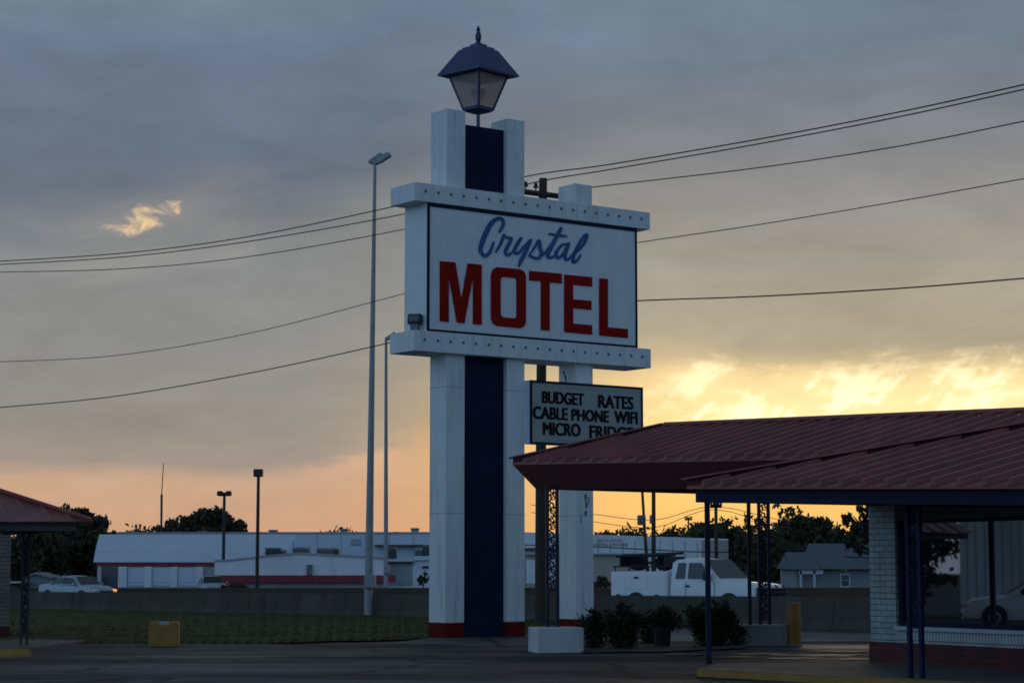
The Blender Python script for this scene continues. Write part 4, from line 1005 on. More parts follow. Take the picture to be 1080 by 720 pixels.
# ------------------------------------------------------------------ ENTRANCE CANOPY (far) and OFFICE (near)
def lattice(parent, p, d, width, z0, z1, zl, m, legs=2, lr=.034, name='iron_post'):
    """iron post: square legs with a panel of S scrolls; p local base point, d unit direction of the panel"""
    p = Vector((p[0], p[1], 0)); d = Vector((d[0], d[1], 0)).normalized(); nrm = Vector((-d.y, d.x, 0))
    def leg(q):
        ps = [q + d * a * lr + nrm * b * lr for a, b in ((-1, -1), (1, -1), (1, 1), (-1, 1))]
        return [v + Vector((0, 0, z0)) for v in ps], (0, 0, z1 - z0)
    root = None
    for k in range(2):
        a, off = leg(p + d * (width * (k - .5)))
        mb = MB().slab(a, off)
        if root is None: root = mb.build(name, m, parent)
        else: mb.build('leg', m, root)
    sc = MB(); z = zl; st = .30; hw = width / 2 - lr; flip = 1
    while z + st <= z1 + .01:
        for half in (0, 1):
            pts = []
            cz = z + st * (.25 + .5 * half); rr_ = min(hw * .92, st * .24)
            for i in range(15):
                a = pi / 2 * flip + (1 if half else -1) * flip * i / 14 * 2 * pi * .95
                r_ = rr_ * (1 - .55 * i / 14)
                pts.append(p + d * (r_ * cos(a) * .95) + Vector((0, 0, cz + r_ * sin(a))))
            sc.tube(pts, .013, 4)
        pts = [p + d * (hw * x) + Vector((0, 0, z + st * t)) for x, t in ((-1, .0), (-.5, .08), (0, .25), (.55, .42), (0, .55), (-.5, .72), (.2, .92), (1, 1))] if flip > 0 else \
              [p + d * (hw * x) + Vector((0, 0, z + st * t)) for x, t in ((1, .0), (.5, .08), (0, .25), (-.55, .42), (0, .55), (.5, .72), (-.2, .92), (-1, 1))]
        sc.tube(pts, .014, 4)
        for s in (-1, 1):
            q = p + d * (hw * .45 * s) + Vector((0, 0, z + st * (.5 + .08 * s)))
            sc.add([q + d * .045 * s, q + Vector((0, 0, .05)), q - d * .03 * s, q - Vector((0, 0, .04))], [(0, 1, 2, 3)])
        z += st; flip = -flip
    for zz in (zl - .02, z1 - .05): sc.slab([p - d * hw - nrm * .015 + Vector((0, 0, zz)), p + d * hw - nrm * .015 + Vector((0, 0, zz)), p + d * hw + nrm * .015 + Vector((0, 0, zz)), p - d * hw + nrm * .015 + Vector((0, 0, zz))], (0, 0, .03))
    sc.build('scrollwork', m, root)
    return root
def frame(rot):
    a = Vector((cos(rot), sin(rot), 0)); return a, Vector((sin(rot), -cos(rot), 0))
def metal_roof(parent, C, a, b, lenb, hipb, lena, pitch, drop, spacing, name, m, hip_step=1.0, back=True, rib_h=.045, rib_w=.05):
    """plane rising from the eave C..C+b*lenb towards a ; hip from C to C+a*lena+b*hipb. Returns height function."""
    def z(ta, tb): return C.z - drop * tb + pitch * ta
    def P(ta, tb, dz=0): q = C + a * ta + b * tb; return Vector((q.x, q.y, z(ta, tb) + dz))
    mb = MB(); th = .05
    R0_, R1_ = P(lena, hipb), P(lena, lenb)
    top = [P(0, 0), P(0, lenb), R1_, R0_]
    mb.slab(top, (0, 0, -th))
    n = int(lenb / spacing)
    for k in range(1, n):
        tb = k * spacing
        ta1 = min(lena, lena * tb / hipb) - .03
        p0, p1 = P(-.03, tb), P(ta1, tb)
        w = b * rib_w; t = b * rib_w * .4; h = Vector((0, 0, rib_h))
        mb.hexa([p0 - w, p0 + w, p1 + w, p1 - w], [p0 - t + h, p0 + t + h, p1 + t + h, p1 - t + h])
    # minor ribs
    o = mb.build(name, m, parent)
    # other slope on the far side of the hip and ridge
    far = C + a * (lena * 2)
    zz = C.z
    e = Vector((far.x, far.y, zz)); e2 = far + b * lenb; e2 = Vector((e2.x, e2.y, C.z - drop * lenb))
    mb2 = MB(); c0 = P(0, 0) + Vector((0, 0, -.004)); r0 = R0_ + Vector((0, 0, -.004)); r1 = R1_ + Vector((0, 0, -.004))
    mb2.add([c0, r0, e, r1, e2], [(0, 1, 2), (1, 3, 4, 2)]); mb2.build('rear_slope', m, parent)
    cap = MB(); hv = Vector((0, 0, rib_h * .75))
    cap.tube([R0_ + hv, R1_ + hv], rib_h * .8, 6)
    up_ = Vector((0, 0, rib_h + .004)); cw = (a - b).normalized() * .11; e0_, e1_ = P(-.05, -.05) + up_, P(lena * .985, hipb * .985) + up_
    cap.hexa([e0_ - cw, e0_ + cw, e1_ + cw, e1_ - cw], [v + Vector((0, 0, .03)) for v in (e0_ - cw * .9, e0_ + cw * .9, e1_ + cw * .9, e1_ - cw * .9)])
    cl = MB(); bk = (a - b).normalized() * .06; c0_, c1_ = P(0, 0) + bk, R0_ + bk
    cl.hexa([c0_ - Vector((0, 0, .06)), c1_ - Vector((0, 0, .06)), c1_ - Vector((0, 0, .06)) + bk * .3, c0_ - Vector((0, 0, .06)) + bk * .3], [c0_ + up_, c1_ + up_, c1_ + up_ + bk * .3, c0_ + up_ + bk * .3])
    cl.build('hip_gap_backing', 'soffit_red', o)  # dark backing strip, added so the gaps under the hip cap read as shadow
    cap.build('ridge_cap', m, o)
    return o, P
# --- far canopy
A1, B1 = frame(radians(36))
Pc = G(583, 686); Pc.z = 0
blk = Pc
canopy = thing('entrance_canopy', 'drive-through entrance canopy with ribbed dark red metal roof, behind the office porch', 'canopy', (0, 0, 0))
beamc = at(565.5, 515.8, Pc.y + .1)
C = at(540.5, 487.5, Pc.y + .1)
zbm = beamc.z
droof = .030
zr_ = lambda tb: C.z - droof * tb
roof1, PF = metal_roof(canopy, C, A1, B1, 13.5, 1.25, 3.1, .262, droof, .45, 'metal_roof', 'roof_red', rib_h=.085, rib_w=.06)
# slanted fascia along b (near side) and a (left side), beams
def lineb(o0, z0, tb): q = o0 + B1 * tb; return Vector((q.x, q.y, z0 - droof * tb))
def linea(o0, z0, ta): q = o0 + A1 * ta; return Vector((q.x, q.y, z0))
zE = C.z - .04
fa = MB()
bc = Vector((beamc.x, beamc.y, zbm))
e0 = Vector((C.x, C.y, zE))
fa.add([e0, lineb(C, zE, 13.5), lineb(bc, zbm, 13.2), bc], [(0, 1, 2, 3)])
fa.add([e0, bc, linea(bc, zbm, 6.0), linea(C, zE, 6.3)], [(0, 1, 2, 3)])
fa.add([lineb(C, zE, 13.5), linea(C, zE, 6.3)], [])
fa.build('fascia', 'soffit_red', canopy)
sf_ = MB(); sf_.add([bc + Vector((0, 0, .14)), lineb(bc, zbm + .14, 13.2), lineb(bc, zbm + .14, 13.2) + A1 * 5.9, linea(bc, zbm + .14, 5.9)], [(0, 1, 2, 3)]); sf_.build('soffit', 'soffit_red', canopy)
bm_ = MB()
w_ = A1 * .14; 
q0 = bc + A1 * .01 + B1 * .01
bm_.hexa([q0, lineb(q0, zbm, 12), lineb(q0, zbm, 12) + w_, q0 + w_], [v + Vector((0, 0, .18)) for v in (q0, lineb(q0, zbm, 12), lineb(q0, zbm, 12) + w_, q0 + w_)])
w2_ = B1 * .14
bm_.hexa([q0 + w_ * 1.01, linea(q0, zbm, 6.0), linea(q0, zbm, 6.0) + w2_, q0 + w_ * 1.01 + w2_], [v + Vector((0, 0, .16)) for v in (q0 + w_ * 1.01, linea(q0, zbm, 6.0), linea(q0, zbm, 6.0) + w2_, q0 + w_ * 1.01 + w2_)])
bm_.build('beam', 'navy_paint', canopy)
def white_base(px0, px1, pyt, pyb, m_='white_concrete'):
    p0, p1 = G(px0, pyb), G(px1, pyb); w = (p1 - p0).length; c = (p0 + p1) / 2
    zt = at(px0, pyt, c.y).z
    s = w / (cos(radians(36)) + sin(radians(36))) if False else w * .80
    cc = Vector((c.x, c.y + s * .55, 0))
    mt = Matrix.Translation(cc) @ Matrix.Rotation(radians(12), 4, 'Z')
    return MB().bbox(-w * .47, w * .47, -s / 2, s / 2, -.05, zt, .03, mtx=mt).build('post_base', m_, canopy), cc, zt
pb1, c1_, zt1_ = white_base(559.5, 614, 661.5, 688)
pl = at(583, 600, c1_.y)
lattice(canopy, (pl.x - .01, pl.y), (cos(.2), sin(.2)), .205, zt1_, zbm + .02, zt1_ + .75, 'iron')
pb2, c2_, zt2_ = white_base(778, 830, 658.5, 680.5, 'concrete')
pr_ = at(806, 600, c2_.y)
lattice(canopy, (pr_.x, pr_.y), (cos(.15), sin(.15)), .215, zt2_, zbm + .04, zt2_ + .1, 'iron')
pq = at(790.3, 600, c2_.y - .3)
MB().box(pq.x - .04, pq.x + .04, pq.y - .04, pq.y + .04, zt2_, zbm + .04).build('iron_post', 'iron', canopy)
# --- office
RO = radians(28); A2, B2 = frame(RO)
office = thing('motel_office', 'motel office of painted brick with big window, navy fascia and ribbed red roof', 'building', (0, 0, 0))
C2 = at(724.5, 512.3, 34.1)
metal_roof(office, C2, A2, B2, 12.0, 5.2, 5.2, .245, .0335, .52, 'metal_roof', 'roof_red', rib_h=.10, rib_w=.07)
F0 = at(731, 514.2, 34.15); F0 = C2 + (A2 + B2) * .10; 
zf1 = C2.z - .032; zf0 = at(731, 529.6, F0.y).z
def fb2(off, z, tb): q = F0 + off + B2 * tb; return Vector((q.x, q.y, z - .0335 * tb))
fm2 = MB(); ta_ = A2 * .05
fm2.hexa([fb2(ta_ * 0, zf0, 0), fb2(ta_ * 0, zf0, 11.8), fb2(ta_, zf0, 11.8), fb2(ta_, zf0, 0)], [fb2(ta_ * 0, zf1, 0), fb2(ta_ * 0, zf1, 11.8), fb2(ta_, zf1, 11.8), fb2(ta_, zf1, 0)])
tb_ = B2 * .05
def fa2(z, ta, o_): q = F0 + A2 * ta + o_; return Vector((q.x, q.y, z))
fm2.hexa([fa2(zf0, .052, tb_ * 0), fa2(zf0, 9, tb_ * 0), fa2(zf0, 9, tb_), fa2(zf0, .052, tb_)], [fa2(zf1, .052, tb_ * 0), fa2(zf1, 9, tb_ * 0), fa2(zf1, 9, tb_), fa2(zf1, .052, tb_)])
fm2.build('fascia', 'navy_paint', office)
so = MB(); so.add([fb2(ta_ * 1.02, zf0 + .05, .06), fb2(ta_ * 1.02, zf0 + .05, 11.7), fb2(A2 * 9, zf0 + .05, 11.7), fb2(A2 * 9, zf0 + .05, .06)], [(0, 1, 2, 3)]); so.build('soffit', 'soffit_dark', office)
# walls in a local frame: origin at wall corner, x along b (towards camera right), y = a (into the building)
WC = G(918, 697, .12)
Rm = Matrix.Translation((WC.x, WC.y, 0)) @ Matrix(((B2.x, A2.x, 0, 0), (B2.y, A2.y, 0, 0), (0, 0, 1, 0), (0, 0, 0, 1)))
wallE = bpy.data.objects.new('office_wall', None)
def wb_(mb, name, m, par=office, **k):
    o = mb.build(name, m, par, **k); o.matrix_local = Rm if par is office else Matrix.Identity(4); return o
zb_, zs_, ztw, zh = .457, .66, zf0 + .048, 2.50
tw0, tw1 = .69, 7.6
def htop(t): return zf0 + .045 - .0335 * (t + 1.0)
wl_ = MB()
wl_.box(0, tw0, .02, .30, zb_, htop(0) - .02)
wb_(MB().box(tw1, 11, .02, .30, zb_, htop(11) - .02), 'brick_wall', 'white_brick')
wb_(MB().box(0, .28, .301, 8, zb_, htop(0) - .02), 'brick_wall', 'white_brick')
wo = wb_(wl_, 'brick_wall', 'white_brick')
wb_(MB().box(tw0 + .001, tw1 - .001, .02, .30, zb_, zs_), 'sill_course', 'soldier_brick')
wb_(MB().box(-.02, 11, -.005, .30, -.05, zb_ - .002).box(-.02, .28, .301, 8, -.05, zb_ - .002), 'wall_base', 'red_brick_base')
wb_(MB().box(tw0 + .001, tw1 - .001, .03, .28, zh, htop(tw1) - .02), 'window_header', 'soffit_dark')
wi = MB()
for a, b, c, d in ((tw0 + .002, tw0 + .10, zs_ + .075, zh - .002), (tw1 - .1, tw1 - .002, zs_ + .075, zh - .002), (tw0 + .10, tw1 - .1, zs_ + .075, zs_ + .15), (tw0 + .10, tw1 - .1, zh - .08, zh - .002), (tw0 + 5.2, tw0 + 5.28, zs_ + .15, zh - .08)):
    wi.box(a, b, .08, .18, c, d)
wob = wb_(wi, 'window', 'navy_paint')
MB().box(tw0 + .1, tw0 + 5.2, .125, .137, zs_ + .15, zh - .08).build('glass_pane', 'window_glass', wob)
MB().box(tw0 + 5.28, tw1 - .1, .125, .137, zs_ + .15, zh - .08).build('glass_pane', 'window_glass', wob)
MB().bbox(tw0 + .003, tw1 - .003, -.05, .24, zs_ + .002, zs_ + .07, .01).build('sill', 'trim_white', wob)
# porch slab with yellow kerb
k0, k1 = G(735, 704.5, .12), G(1012, 718.5, .12)
kd = (k1 - k0).normalized(); kend = k0 + kd * 14
bk0 = G(758, 698.8, .12); bk1 = G(917, 697.2, .12)
slab = [k0 + kd * .12, kend, kend + Vector((9, 3, 0)), WC + B2 * 6 + A2 * .2, WC + A2 * .2 + Vector((0, 0, 0)), bk1, bk0, k0.lerp(bk0, .6)]
slab = [Vector((p.x, p.y, 0)) for p in slab]
tag(MB().slab([p + Vector((0, 0, -.02)) for p in slab], (0, 0, .137)).build('sidewalk', 'slab_concrete'), kind='structure')
kn = Vector((kd.y, -kd.x, 0))
kb = MB(); base = [k0 - kn * .0, k0 + kd * 14, k0 + kd * 14 - kn * .16, k0 + kd * .12 - kn * .16]
kb.slab([Vector((p.x, p.y, -.03)) for p in [k0 + kn * .01 + kd * .06, kend + kn * .01, kend - kn * .15, k0 - kn * .15 + kd * .0, k0 - kd * .05 - kn * .05]], (0, 0, .152))
tag(kb.build('kerb', 'yellow_paint', bevel=.02), kind='structure')
# porch posts
p1 = G(747.5, 699.5, .12)
po = MB().bbox(p1.x - .043, p1.x + .043, p1.y - .043, p1.y + .043, .115, zf0 + .1, .006).build('porch_post', 'iron_blue', office)
MB().bbox(p1.x - .07, p1.x + .07, p1.y - .07, p1.y + .07, .118, .13, .003).build('base_plate', 'iron_blue', po)
pa_, pb_ = G(958.5, 714, .12), G(975, 715, .12)
pc_ = (pa_ + pb_) / 2; dd = (pb_ - pa_)
zl_ = at(966, 661, pc_.y).z
lattice(office, (pc_.x, pc_.y), (dd.x, dd.y), .235, .115, zf0 - .05, zl_, 'iron_blue', lr=.03, name='porch_post')
# --- left motel wing
lw_ = thing('motel_wing', 'end of motel wing with red hip roof and tan brick wall at left edge', 'building', (0, 0, 0))
T = at(97, 549.5, 43.2)
RL = radians(28); A3, B3 = frame(RL)
LA, LB, HP = 4.2, 12.0, .41
def pl_(ta, tb, z): q = T - A3 * ta - B3 * tb; return Vector((q.x, q.y, z))
dz3 = -.012
H3 = 3.2
z3 = lambda ta: T.z + dz3 * ta
rf3 = MB()
ridge0 = pl_(H3, H3, T.z + HP * H3); ridge1 = pl_(LA, H3, T.z + HP * H3 + dz3 * LA)
back0 = pl_(0, H3 * 2, T.z); back1 = pl_(LA, H3 * 2, T.z + dz3 * LA)
rf3.add([pl_(0, 0, T.z), pl_(LA, 0, z3(LA)), ridge1, ridge0, back0, back1], [(0, 1, 2, 3), (0, 3, 4), (3, 2, 5, 4)])
for k in range(1, int(LA / .42)):
    ta = k * .42; tb1 = min(ta, H3) - .03
    p0 = pl_(ta, -.03, z3(ta) - .012); p1_ = pl_(ta, tb1, z3(ta) + HP * tb1)
    w = A3 * .06; t = A3 * .025; h = Vector((0, 0, .03))
    rf3.hexa([p0 - w, p0 + w, p1_ + w, p1_ - w], [p0 - t + h, p0 + t + h, p1_ + t + h, p1_ - t + h])
rf3.build('metal_roof', 'roof_red', lw_)
hc = MB(); hc.tube([pl_(0, 0, T.z + .02), ridge0 + Vector((0, 0, .03))], .06, 6); hc.build('ridge_cap', 'roof_red', lw_)
f3 = MB()
def f3box(ta0, ta1, tb0, tb1, z0, z1):
    f3.hexa([pl_(ta0, tb0, z0), pl_(ta1, tb0, z0), pl_(ta1, tb1, z0), pl_(ta0, tb1, z0)], [pl_(ta0, tb0, z1), pl_(ta1, tb0, z1), pl_(ta1, tb1, z1), pl_(ta0, tb1, z1)])
f3box(.25, LA, .25, .29, T.z - .20, T.z - .04)
f3box(.25, .29, .292, 6.2, T.z - .20, T.z - .04)
f3.build('fascia', 'soffit_dark', lw_)
MB().add([pl_(.3, .3, T.z - .12), pl_(LA, .3, T.z - .12), pl_(LA, 6.2, T.z - .12), pl_(.3, 6.2, T.z - .12)], [(0, 3, 2, 1)]).build('soffit', 'soffit_dark', lw_)
wc3 = G(9, 672, .03)
def w3(x, y, z): q = wc3 - A3 * x - B3 * y; return Vector((q.x, q.y, z))
def w3box(mb, x0, x1, y0, y1, z0, z1):
    mb.hexa([w3(x0, y0, z0), w3(x1, y0, z0), w3(x1, y1, z0), w3(x0, y1, z0)], [w3(x0, y0, z1), w3(x1, y0, z1), w3(x1, y1, z1), w3(x0, y1, z1)])
m3 = MB(); w3box(m3, 0, 2.6, 0, .25, .30, T.z - .13); w3box(m3, 0, .25, .251, 3.5, .30, T.z - .13); m3.build('brick_wall', 'tan_brick', lw_)
m3 = MB(); w3box(m3, -.02, 2.6, -.02, .25, -.03, .298); w3box(m3, -.02, .25, .251, 3.5, -.03, .298); m3.build('wall_base', 'red_brick_base', lw_)
l0 = G(25, 679.3, .03); 
lattice(lw_, (l0.x, l0.y), (1, .35), .135, .03, T.z - .13, .25, 'iron', lr=.026, name='porch_post')
# ------------------------------------------------------------------ small things in the lot
def block(label):
    p0, p1 = G(153.5, 681.5), G(187, 681.5); w = (p1 - p0).length; c = (p0 + p1) / 2
    o = thing('concrete_block', label, 'block', (c.x, c.y + w * .45, 0), radians(6))
    h = at(160, 655.5, c.y).z
    MB().bbox(-w * .47, w * .47, -w * .45, w * .45, -.03, h, .05, 3).build('block_body', 'yellow_paint', o)
    MB().bbox(-.1, .13, -w * .455, -w * .25, h - .08, h + .006, .02).build('bare_patch', 'grey_patch', o)
block('square yellow painted concrete block with a bare grey patch, at the lawn edge')
def wheel_stop(label):
    p1 = G(31, 693.2); d = Vector((-.97, -.12, 0)).normalized(); p0 = p1 + d * 1.83
    o = thing('wheel_stop', label, 'parking stop', ((p0.x + p1.x) / 2, (p0.y + p1.y) / 2 + .08, 0), atan2(d.y, d.x) + pi)
    prof = [(-.09, -.01), (-.085, .06), (-.05, .165), (.05, .165), (.085, .06), (.09, -.01)]
    mb = MB(); a = [Vector((-.92, y, z)) for y, z in prof]; mb.slab(a, (1.84, 0, 0)); mb.build('stop_body', 'yellow_paint', o, bevel=.02)
    for x in (-.6, .6): MB().lathe([(.018, .15), (.018, .172), (.01, .176)], 8, (x, 0, 0)).build('anchor_pin', 'unit_metal', o)
wheel_stop('worn yellow concrete parking stop in front of the left porch post')
p0 = G(838.5, 680.3)
mat('bollard_paint', (.36, .15, .02), .65, .2, 3, bump=.2, bscale=20, stain=((.14, .09, .06), 3.5, (1, 1, .5), .8, .55))
bo = thing('bollard', 'stout yellow steel bollard beside the right canopy post base', 'bollard', (p0.x, p0.y + .1, 0))
zb = at(838, 635.2, p0.y).z
MB().lathe([(.148, -.03), (.148, zb - .05), (.13, zb - .015), (.08, zb), (.0, zb + .005)], 20, (0, 0, 0)).build('pipe', 'bollard_paint', bo, smooth=True)
MB().lathe([(.19, -.03), (.19, .02), (.15, .03)], 20, (0, 0, 0)).build('footing', 'concrete', bo)
# flower tub
p0 = G(699, 682.5)
tubo = thing('planter_pot', 'black round planter pot standing between the dark shrubs', 'plant pot', (p0.x, p0.y + .15, 0))
s = p0.y / F
MB().lathe([(8.0 * s, -.02), (9.6 * s, .36), (10.4 * s, .37), (10.4 * s, .41), (9.2 * s, .41), (9.0 * s, .34)], 20).build('pot', 'terracotta_black', tubo, smooth=True)
MB().lathe([(9.1 * s, .33), (8 * s, .35), (.01, .36)], 16).build('soil', 'earth', tubo)
def shrub(label, px, pyb, hw, pyt, seed, n=900, pts=None, z0=0):
    rnd = random.Random(seed); b = G(px, pyb); Y = b.y + .3; s = Y / F; zt = at(px, pyt, Y).z
    o = thing('shrub', label, 'shrub', (b.x, Y, z0), 0, 'dark shrubs planted between the sign and the canopy posts')
    cm = MB(); st = MB()
    w = hw * s; nst = max(9, int(hw * 1.0))
    for k in range(nst):
        a = rnd.uniform(0, 2 * pi); q = sqrt(rnd.random()) * w * .82
        x, y = q * cos(a), q * sin(a) * .6
        h = (zt - z0) * rnd.uniform(.62, 1.0) * (1 - .25 * (q / w) ** 2)
        lean = Vector((x * .25 + rnd.uniform(-.06, .06), y * .2, 0))
        top = Vector((x, y, h)) + lean
        st.tube([(x * .35, y * .35, -.02), (x * .8, y * .8, h * .5), top], [.014, .01, .005], 4)
        for _ in range(int(2.6 * n / nst)):
            t = rnd.random() ** .75; c = Vector((x * (.35 + .65 * min(1, t * 1.6)), y * (.35 + .65 * t), h * t)) + lean * t
            c += Vector((rnd.gauss(0, .095), rnd.gauss(0, .095), rnd.gauss(0, .04))) * (1.3 - .8 * t)
            l = rnd.uniform(.05, .11); e = Euler((rnd.uniform(-.9, .9), rnd.uniform(-1.2, .2), rnd.uniform(0, 2 * pi))).to_matrix()
            cm.add([c, c + e @ Vector((l * .5, -l * .24, 0)), c + e @ Vector((l, 0, l * .1)), c + e @ Vector((l * .5, l * .24, 0))], [(0, 1, 2, 3)])
    cm.build('foliage', 'leaf_shrub', o); st.build('stem', 'bark', o); return o
shrub('narrow upright shrub right beside the base of the third sign column', 628, 684.5, 12, 640, 31, 800)
shrub('bushy pointed shrub second from the sign column', 658, 685, 20, 636, 32, 1500)
shrub('loose low shrub reaching behind the black planter pot', 688, 678, 16, 643, 33, 900)
shrub('leafy plant growing in the black planter pot', 704, 682, 13, 640, 34, 800, z0=.34)
shrub('largest rounded shrub, behind the blue porch post', 752, 682.5, 27, 631, 35, 2600)
shrub('thin shrub at the left side of the right post base', 778, 681, 6, 652, 36, 250)
sheet('planting_bed', [G(612, 689), G(700, 688), G(790, 684), G(782, 679), G(700, 680), G(618, 682)], .03, 'earth')

# ------------------------------------------------------------------ what the office window mirrors: the other end of the wing, beside the lot
ow = thing('siding_building', 'white vertical-sided motel outbuilding, seen mirrored in the office window', 'building', (-33.7, 42.7, 0), radians(70))
MB().box(-7, 7, 0, 5, -.05, 4.6).build('wall', 'store_white', ow)
ss = MB()
for k in range(46): ss.box(-7 + k * .305, -7 + k * .305 + .03, -.02, -.003, 0, 4.5)
ss.build('siding_seam', 'store_grey', ow)
MB().box(-7.3, 7.3, -.4, 5.3, 4.61, 4.75).build('roof', 'store_grey', ow)
sedan('light car parked off to the left, seen mirrored in the office window', (-18.6, 41.6, 0), radians(70), 'truck_white', amber=False)
tree('dark tree left of the lot, seen mirrored in the office window', 55, -830, [(-830, 560, 110, 60), (-950, 540, 100, 80), (-740, 575, 90, 50), (-640, 585, 80, 40), (-830, 620, 160, 40)], 16000, .34, seed=41, trunk=.2)

# ------------------------------------------------------------------ world
W = bpy.data.worlds.new('World'); S.world = W; W.use_nodes = True
nt = W.node_tree; nt.nodes.clear(); L = nt.links
out = nn(nt, 'ShaderNodeOutputWorld'); bg = nn(nt, 'ShaderNodeBackground'); L.new(bg.outputs[0], out.inputs[0])
def mth(op, a, b=None, c=None, clamp=False):
    n = nn(nt, 'ShaderNodeMath', operation=op); n.use_clamp = clamp
    for i, x in enumerate((a, b, c)):
        if x is None: continue
        if isinstance(x, (int, float)): n.inputs[i].default_value = x
        else: L.new(x, n.inputs[i])
    return n.outputs[0]
def mixc(f, a, b, blend='MIX'):
    n = nn(nt, 'ShaderNodeMix', data_type='RGBA', blend_type=blend)
    for i, x in ((0, f), (6, a), (7, b)):
        if isinstance(x, (int, float)): n.inputs[i].default_value = x
        elif isinstance(x, tuple): n.inputs[i].default_value = (*x[:3], 1)
        else: L.new(x, n.inputs[i])
    return n.outputs[2]
def smooth(x, a, b, to0=0., to1=1.):
    n = nn(nt, 'ShaderNodeMapRange', interpolation_type='SMOOTHSTEP')
    L.new(x, n.inputs[0]); n.inputs[1].default_value = a; n.inputs[2].default_value = b; n.inputs[3].default_value = to0; n.inputs[4].default_value = to1
    return n.outputs[0]
tc = nn(nt, 'ShaderNodeTexCoord'); sp = nn(nt, 'ShaderNodeSeparateXYZ'); L.new(tc.outputs['Generated'], sp.inputs[0])
X, Y, Z = sp.outputs
az = mth('ARCTAN2', X, Y); el = mth('ARCSINE', Z)
def noise(sa, se, sc=1., det=6, rough=.55, dist=0., off=0.):
    cb = nn(nt, 'ShaderNodeCombineXYZ'); L.new(mth('MULTIPLY', az, sa), cb.inputs[0]); L.new(mth('MULTIPLY', el, se), cb.inputs[1]); cb.inputs[2].default_value = off
    n = nn(nt, 'ShaderNodeTexNoise'); n.inputs['Scale'].default_value = sc; n.inputs['Detail'].default_value = det; n.inputs['Roughness'].default_value = rough; n.inputs['Distortion'].default_value = dist
    L.new(cb.outputs[0], n.inputs['Vector']); return n.outputs['Fac']
def ramp(x, stops, lo=0., hi=.36):
    mr = nn(nt, 'ShaderNodeMapRange'); L.new(x, mr.inputs[0]); mr.inputs[1].default_value = lo; mr.inputs[2].default_value = hi
    r = nn(nt, 'ShaderNodeValToRGB'); cr = r.color_ramp
    while len(cr.elements) < len(stops): cr.elements.new(.5)
    for e, (p, c) in zip(cr.elements, stops): e.position = (p - lo) / (hi - lo); e.color = (*lin(c), 1)
    L.new(mr.outputs[0], r.inputs[0]); return r.outputs[0]
nA = noise(7, 40, 1, 7, .6, .3); nB = noise(3.2, 13, 1, 6, .55, .2, 3.7); nC = noise(22, 70, 1, 7, .6, .4, 8.1)
nE = noise(5, 0, 1, 4, .5, 0, 5.5)
warp = mth('ADD', mth('MULTIPLY', mth('SUBTRACT', nA, .5), .018), mth('MULTIPLY', mth('SUBTRACT', nB, .5), .045))
tilt = mth('MULTIPLY', smooth(mth('ADD', az, mth('MULTIPLY', mth('SUBTRACT', nA, .5), .16)), -.13, -.02), -.026)
elL = mth('ADD', mth('ADD', el, mth('MULTIPLY', mth('ADD', warp, mth('MULTIPLY', mth('SUBTRACT', nC, .5), .022)), smooth(el, .035, .09, .42, 1.))), tilt)
elR = mth('ADD', el, mth('MULTIPLY', warp, .9))
rL = ramp(elL, [(0, (205, 158, 124)), (.019, (206, 163, 130)), (.040, (196, 161, 133)), (.0495, (154, 141, 129)), (.073, (145, 139, 130)), (.11, (136, 135, 131)), (.146, (131, 134, 134)), (.172, (102, 111, 124)), (.205, (101, 113, 129)), (.246, (101, 116, 132)), (.275, (108, 124, 138)), (.36, (100, 118, 138))])
rR = ramp(elR, [(0, (250, 184, 104)), (.02, (254, 194, 108)), (.04, (255, 203, 118)), (.064, (255, 212, 130)), (.086, (246, 212, 150)), (.100, (196, 176, 138)), (.112, (172, 160, 135)), (.146, (158, 151, 137)), (.20, (126, 128, 132)), (.25, (108, 121, 136)), (.275, (109, 126, 141)), (.36, (98, 116, 140))])
fR = smooth(mth('ADD', az, mth('MULTIPLY', mth('SUBTRACT', nB, .5), .06)), -.10, .10)
skyc = mixc(fR, rL, rR)
# cloud modelling: slow light and dark drifts, finer wisps
nD = noise(9, 22, 1, 8, .6, .6, 14.4)
mod = mth('ADD', .45, mth('ADD', mth('MULTIPLY', nB, .42), mth('ADD', mth('MULTIPLY', nC, .26), mth('MULTIPLY', nD, .62))))
mod = mixc(smooth(el, .0, .06), (1., 1., 1.), mod)
skyc = mixc(1., skyc, mod, 'MULTIPLY')
# bank of bright broken cloud near the hidden sun (right, low)
nG = noise(20, 55, 1, 8, .62, .25, 2.2); cbs = nn(nt, 'ShaderNodeCombineXYZ'); L.new(mth('MULTIPLY', mth('SUBTRACT', az, mth('MULTIPLY', el, .75)), 62.), cbs.inputs[0]); L.new(mth('MULTIPLY', el, 26.), cbs.inputs[1])
nSn = nn(nt, 'ShaderNodeTexNoise'); nSn.inputs['Scale'].default_value = 1; nSn.inputs['Detail'].default_value = 7; nSn.inputs['Roughness'].default_value = .62; nSn.inputs['Distortion'].default_value = .4
L.new(cbs.outputs[0], nSn.inputs['Vector']); nS = nSn.outputs['Fac']
top = mth('ADD', .099, mth('MULTIPLY', mth('SUBTRACT', nG, .5), .040))
band = mth('MULTIPLY', mth('SUBTRACT', 1., smooth(mth('SUBTRACT', el, top), -.022, .006)), smooth(el, .03, .075))
side = smooth(mth('ADD', az, mth('MULTIPLY', mth('SUBTRACT', nG, .5), .05)), .055, .105)
side2 = mth('SUBTRACT', 1., smooth(az, .235, .30))
tex = smooth(mth('ADD', mth('MULTIPLY', nG, .55), mth('MULTIPLY', nS, .45)), .36, .60)
glow = mth('MULTIPLY', mth('MULTIPLY', band, mth('MULTIPLY', side, side2)), mth('ADD', .68, mth('MULTIPLY', tex, .32)))
skyc = mixc(glow, skyc, (1.22, .95, .47))
core = mth('MULTIPLY', glow, smooth(tex, .55, .95))
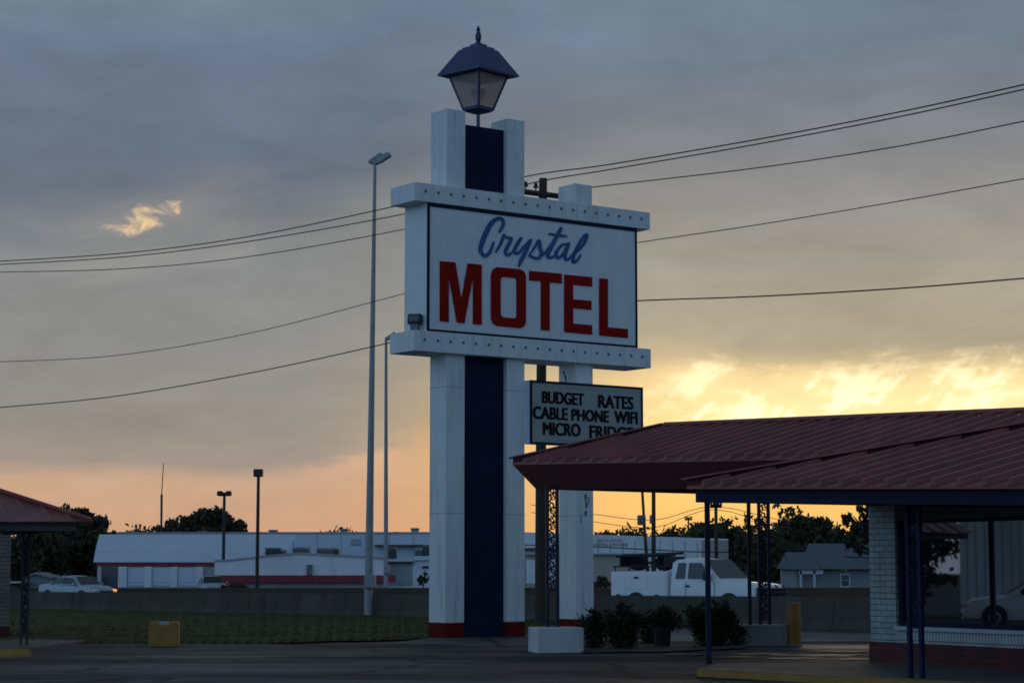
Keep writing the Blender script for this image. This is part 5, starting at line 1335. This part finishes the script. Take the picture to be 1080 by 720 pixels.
skyc = mixc(mth('MULTIPLY', core, .75), skyc, (1.4, 1.2, .78))
# small torn gap in the cloud, upper left
nF = noise(75, 130, 1, 6, .62, .5, 21.)
du = mth('SUBTRACT', az, -.1785); dv = mth('SUBTRACT', el, .1650)
dv2 = mth('SUBTRACT', dv, mth('MULTIPLY', du, .36))
r2 = mth('ADD', mth('POWER', mth('MULTIPLY', du, 50.), 2.), mth('POWER', mth('MULTIPLY', dv2, 150.), 2.))
gv = mth('ADD', mth('SUBTRACT', 1., r2), mth('MULTIPLY', mth('SUBTRACT', nF, .5), 5.0))
gap = mth('MULTIPLY', smooth(gv, .0, 1.6), .97)
du2 = mth('SUBTRACT', az, -.165)
r3 = mth('ADD', mth('POWER', mth('MULTIPLY', du2, 13.), 2.), mth('POWER', mth('MULTIPLY', mth('SUBTRACT', mth('SUBTRACT', el, .160), mth('MULTIPLY', du2, .3)), 36.), 2.))
halo = mth('MULTIPLY', smooth(mth('ADD', mth('SUBTRACT', 1., r3), mth('MULTIPLY', mth('SUBTRACT', nD, .5), 4.)), .2, 1.8), .30)
skyc = mixc(halo, skyc, lin((176, 164, 148)))
skyc = mixc(gap, skyc, lin((250, 214, 160)))
# rest of the dome: clear dusk sky (Nishita) behind the camera
nk = nn(nt, 'ShaderNodeTexSky', sky_type='NISHITA'); nk.sun_disc = False; nk.sun_elevation = radians(3.0); nk.sun_rotation = radians(10); nk.air_density = 1.2; nk.ozone_density = 2.0
vm = nn(nt, 'ShaderNodeVectorMath', operation='SCALE'); L.new(nk.outputs[0], vm.inputs[0]); vm.inputs[3].default_value = .05
west = mth('ADD', .78, mth('MULTIPLY', mth('COSINE', mth('ADD', az, 1.95)), .30))
duskc = mixc(smooth(el, .15, .95), (.205, .40, .68), (.085, .115, .16))
duskc = mixc(1., duskc, mth('MULTIPLY', west, mth('ADD', .7, mth('MULTIPLY', nB, .6))), 'MULTIPLY')
opp = mixc(1., duskc, vm.outputs[0], 'ADD')
aab = mth('ABSOLUTE', az)
back = mth('MAXIMUM', smooth(aab, .55, 1.5), smooth(el, .45, 1.1))
skyc = mixc(back, skyc, opp)
L.new(skyc, bg.inputs[0]); bg.inputs[1].default_value = 1.0
# the sun itself is still behind the cloud bank: a very weak, wide, warm lamp from its direction
sl = bpy.data.lights.new('sun', 'SUN'); sl.energy = .12; sl.angle = radians(12); sl.color = (1, .72, .42)
so_ = bpy.data.objects.new('sun', sl); COL.objects.link(so_)
so_.rotation_euler = Vector((-sin(radians(10)) , -cos(radians(10)), -math.tan(radians(4)))).to_track_quat('-Z', 'Y').to_euler()

# ------------------------------------------------------------------ camera and colour
cd = bpy.data.cameras.new('camera'); cd.sensor_width = 36; cd.sensor_fit = 'HORIZONTAL'; cd.lens = F / 1080 * 36; cd.clip_end = 3000; cd.clip_start = .5
co = bpy.data.objects.new('camera', cd); COL.objects.link(co); co.location = CAM; co.rotation_euler = (pi / 2 + TH, 0, 0)
S.camera = co
S.view_settings.view_transform = 'Standard'; S.view_settings.look = 'None'; S.view_settings.exposure = 0; S.view_settings.gamma = 1
S.render.filter_size = 1.7 if hasattr(S.render, 'filter_size') else 1.5
S.cycles.max_bounces = 6; S.cycles.use_denoising = True
try: S.cycles.pixel_filter_type = 'BLACKMAN_HARRIS'; S.cycles.filter_width = 1.7
except Exception: pass
